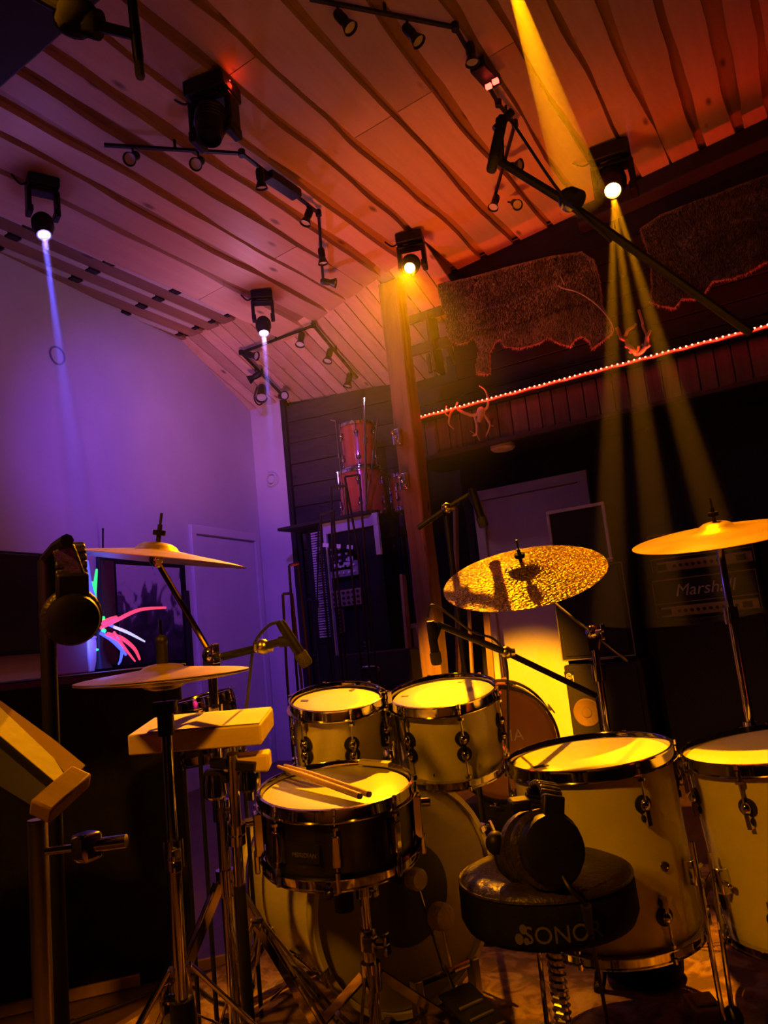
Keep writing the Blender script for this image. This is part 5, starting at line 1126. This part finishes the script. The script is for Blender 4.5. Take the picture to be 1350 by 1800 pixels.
# ------------------------------------------------------------------ hides and antlers on the loft wall
HY = 4.985
def hide(name, label, outline, Y, dark, seed, taper=0):
    rn = random.Random(seed); pts = [onY(*a, Y) for a in outline]; base = V((sum(p.x for p in pts)/len(pts), Y, min(p.z for p in pts)))
    t = thing(name, label, 'animal hide', base)
    # triangulated outline, subdivided and puckered, with a back face
    N1 = noise1(seed); N2 = noise1(seed+9); cell = .013
    px = [(p.x, p.z) for p in pts]; X0 = min(p[0] for p in px); Z0 = min(p[1] for p in px); nx = int((max(p[0] for p in px)-X0)/cell)+2; nz = int((max(p[1] for p in px)-Z0)/cell)+2
    def inside(x, z):
        c_ = False; k = len(px)
        for i in range(k):
            (xa, za), (xb, zb) = px[i], px[i-1]
            if (za > z) != (zb > z) and x < (xb-xa)*(z-za)/(zb-za)+xa: c_ = not c_
        return c_
    def at(i, j, dy):
        x, z = X0+i*cell, Z0+j*cell; return V((x, Y+.016*N1(x*5+z*2)+.012*N2(z*7)-.01+dy, z))
    idx = {}; tris = []; sk = G()
    def vid(i, j, dy):
        k = (i, j, dy)
        if k not in idx: idx[k] = len(sk.v); sk.v.append(at(i, j, dy))
        return idx[k]
    ins = {(i, j) for i in range(nx) for j in range(nz) if inside(X0+(i+.5)*cell, Z0+(j+.5)*cell)}
    for (i, j) in ins:
        sk.f.append([vid(i, j, 0), vid(i+1, j, 0), vid(i+1, j+1, 0), vid(i, j+1, 0)]); sk.f.append([vid(i, j+1, .012), vid(i+1, j+1, .012), vid(i+1, j, .012), vid(i, j, .012)])
        tris.append([at(i, j, 0), at(i+1, j, 0), at(i+1, j+1, 0), at(i, j+1, 0)])
        for (di, dj), (a_, b_) in {(-1, 0): ((i, j), (i, j+1)), (1, 0): ((i+1, j), (i+1, j+1)), (0, -1): ((i, j), (i+1, j)), (0, 1): ((i, j+1), (i+1, j+1))}.items():
            if (i+di, j+dj) not in ins: sk.f.append([vid(*a_, 0), vid(*b_, 0), vid(*b_, .012), vid(*a_, .012)])
    sk.build('skin', 'hide', t, sharp=60)
    for x_ in (.25, .75):
        xx = X0+(max(p[0] for p in px)-X0)*x_; zz = max(p.z for p in sk.v if abs(p.x-xx) < .03)-.04; G().cyl((xx, Y-.03, zz), (xx, 5.20, zz), .006, n=8).build('wall_peg', 'black_plastic', t)
    # fur strands
    areas = []; tot = 0
    for tr_ in tris:
        for k in range(1, len(tr_)-1): a_ = (tr_[k]-tr_[0]).cross(tr_[k+1]-tr_[0]).length/2; tot += a_; areas.append((tot, tr_[0], tr_[k], tr_[k+1]))
    gs = {'fur': G(), 'fur_dark': G(), 'fur_fringe': G()}; import bisect; keys = [a[0] for a in areas]
    for i in range(22000):
        _, a_, b_, c_ = areas[min(len(areas)-1, bisect.bisect(keys, rn.random()*tot))]; u_, v_ = rn.random(), rn.random()
        if u_+v_ > 1: u_, v_ = 1-u_, 1-v_
        p = a_+(b_-a_)*u_+(c_-a_)*v_; L_ = rn.uniform(.014, .032); d2 = V((rn.uniform(-.35, .35)+.2*N1(p.x*3), -rn.uniform(.12, .4), -1)).normalized(); sdv = V((rn.uniform(.0012, .0026), 0, 0))
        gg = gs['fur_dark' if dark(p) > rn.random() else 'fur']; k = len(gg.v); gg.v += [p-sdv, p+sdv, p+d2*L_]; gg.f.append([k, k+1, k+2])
    # fringe along the outline
    for i in range(len(pts)):
        a_, b_ = pts[i], pts[(i+1) % len(pts)]; m_ = int((b_-a_).length/.0011)
        for j in range(m_):
            p = a_.lerp(b_, rn.random()); p = V((p.x, p.y-.008, p.z)); L_ = rn.uniform(.015, .04); d2 = V((rn.uniform(-.5, .5), rn.uniform(-1.3, -.1), -.8)).normalized(); gg = gs['fur_fringe']; k = len(gg.v); gg.v += [p-V((.0018, 0, 0)), p+V((.0018, 0, 0)), p+d2*L_]; gg.f.append([k, k+1, k+2])
    for k, gg in gs.items():
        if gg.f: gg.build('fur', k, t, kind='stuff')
    return t
z8 = lambda L: [(740+x/3.5526, 440+y/3.5526) for x, y in L]
z4 = lambda L: [(960+x/3.4615, 240+y/3.4615) for x, y in L]
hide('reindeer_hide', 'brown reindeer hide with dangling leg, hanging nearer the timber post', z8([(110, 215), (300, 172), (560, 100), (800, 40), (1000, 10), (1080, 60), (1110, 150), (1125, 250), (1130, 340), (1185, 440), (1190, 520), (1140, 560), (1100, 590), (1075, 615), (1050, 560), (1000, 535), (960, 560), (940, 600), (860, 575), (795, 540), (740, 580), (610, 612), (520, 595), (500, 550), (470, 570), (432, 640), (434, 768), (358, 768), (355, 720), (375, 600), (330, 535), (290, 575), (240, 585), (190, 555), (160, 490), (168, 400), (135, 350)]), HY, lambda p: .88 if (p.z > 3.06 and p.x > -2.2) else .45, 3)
hide('reindeer_hide', 'grey-brown reindeer hide with red-lit edge, hanging toward the picture edge', z4([(575, 560), (700, 475), (1000, 365), (1350, 235), (1560, 190), (1700, 300), (1680, 560), (1560, 640), (1420, 720), (1310, 780), (1220, 835), (1120, 865), (1010, 880), (960, 960), (900, 990), (830, 985), (780, 1045), (700, 1030), (635, 1005), (645, 930), (640, 780), (605, 650)]), HY, lambda p: .7, 5)
def antler(label, D_Y, paths, mat='antler', skull=None):
    base = onY(*paths[0][0][0], D_Y); t = thing('antler', label, 'antler', base, 'antlers on the loft')
    for pts, r0, r1 in paths:
        w3 = [onY(x, y, D_Y-.02-.012*(i % 3)) for i, (x, y) in enumerate(pts)]; sm = smooth(w3, 5); n = len(sm)
        G().tube(sm, [r0+(r1-r0)*i/(n-1) for i in range(n)], 8).build('antler_branch', mat, t)
    w3 = onY(*paths[0][0][len(paths[0][0])//2], D_Y-.02); G().cyl(w3, (w3.x, 5.19 if D_Y < FY-.03 or D_Y > FY-.031 else FY+.01, w3.z), .005, n=8).build('peg', 'black_plastic', t)
    if skull: p = onY(*skull, D_Y-.03); G().sph(p, .035, 12, (1, .6, 1.2)).cyl(p-V((0, 0, .01)), p-V((.02, .01, .07)), .026, .016).build('skull_plate', 'antler', t)
z2 = lambda L: [(660+x/4.5, 420+y/4.5) for x, y in L]
antler('pale forked antlers hanging below the red rope light', FY-.03, [(z2([(840, 1360), (780, 1395), (700, 1375), (640, 1335), (650, 1290)]), .014, .008), (z2([(650, 1335), (600, 1370), (580, 1440), (585, 1470), (620, 1505)]), .012, .004), (z2([(580, 1400), (555, 1380), (560, 1320)]), .008, .004), (z2([(780, 1395), (800, 1460), (800, 1540), (770, 1555)]), .012, .007), (z2([(800, 1540), (825, 1595)]), .007, .003), (z2([(790, 1545), (745, 1515)]), .006, .003), (z2([(855, 1380), (885, 1430), (905, 1475), (875, 1560)]), .013, .004), (z2([(905, 1475), (935, 1480)]), .007, .003), (z2([(850, 1360), (885, 1330), (890, 1270), (870, 1200), (820, 1160)]), .012, .004)], skull=z2([(835, 1370)])[0])
antler('slender curved antler at the end of the brown hide', HY-.04, [(z8([(860, 220), (890, 238), (980, 262), (1080, 325), (1150, 395), (1190, 455)]), .006, .005), (z8([(895, 215), (870, 160)]), .004, .002), (z8([(1190, 455), (1200, 510), (1150, 560)]), .005, .003)])
zz_ = lambda L: [(1060+x/13.5, 540+y/13.5) for x, y in L]
antler('knobbly antler glowing red just above the rope light', FY-.03, [(zz_([(330, 490), (400, 640), (440, 740), (550, 790), (590, 900), (700, 1000), (790, 1120)]), .012, .016), (zz_([(790, 1120), (840, 1000), (850, 920)]), .016, .010), (zz_([(590, 900), (540, 950)]), .012, .010), (zz_([(700, 1010), (640, 1080)]), .012, .010), (zz_([(440, 740), (540, 660), (580, 560), (750, 450), (770, 400)]), .012, .009), (zz_([(1020, 930), (1040, 800), (1050, 680), (1120, 560)]), .018, .010), (zz_([(930, 890), (1030, 950), (1110, 890)]), .010, .010), (zz_([(1050, 680), (940, 440), (930, 340), (850, 70)]), .010, .009), (zz_([(790, 1120), (900, 1080), (1020, 930)]), .014, .014)])
# ------------------------------------------------------------------ things on the floor
p = onZ(1130, 1690, .05); t = thing('cable_bag', 'round black padded bag on the rug under the floor tom', 'bag', (p.x, p.y, .011)); G(M.Translation((p.x, p.y, .011))).lathe([(.0005, .0), (.08, .0), (.105, .02), (.108, .055), (.09, .085), (.0005, .092)], 28).build('bag_body', 'black_matte', t, sharp=60); G().tube(smooth([(p.x-.05, p.y-.03, .10), (p.x, p.y-.05, .13), (p.x+.05, p.y-.03, .10)], 4), .008, 8).build('handle', 'black_matte', t)
p = onZ(1240, 1788, .011); tag(G().box(p+V((0, 0, .018)), (.07, .10, .036), .5).box(p+V((0, 0, .04)), (.05, .06, .008), .5).build('effect_pedal', 'lean_wood', bevel=.004), 'small pale effect pedal on the rug at the picture bottom', 'pedal')
for k, (lab, pts) in enumerate((('black cable curling on the rug below the hi-hat', [(130, 1795), (200, 1770), (270, 1745), (340, 1735), (380, 1760), (440, 1770)]), ('black cable winding behind the snare stand', [(420, 1690), (470, 1640), (520, 1625), (500, 1600), (470, 1640), (520, 1700), (560, 1750)]), ('black cable on the rug beside the bass drum spur', [(455, 1600), (480, 1570), (510, 1580), (530, 1610), (500, 1650)]))):
    w3 = [onZ(x, y, .016) for x, y in pts]; tag(G().tube(smooth(w3, 6), .0045, 6).cyl(w3[0], w3[0]+(w3[0]-w3[1]).normalized()*.03, .008, n=8).build('floor_cable', 'cable_black'), lab, 'cable', 'cables on the floor')
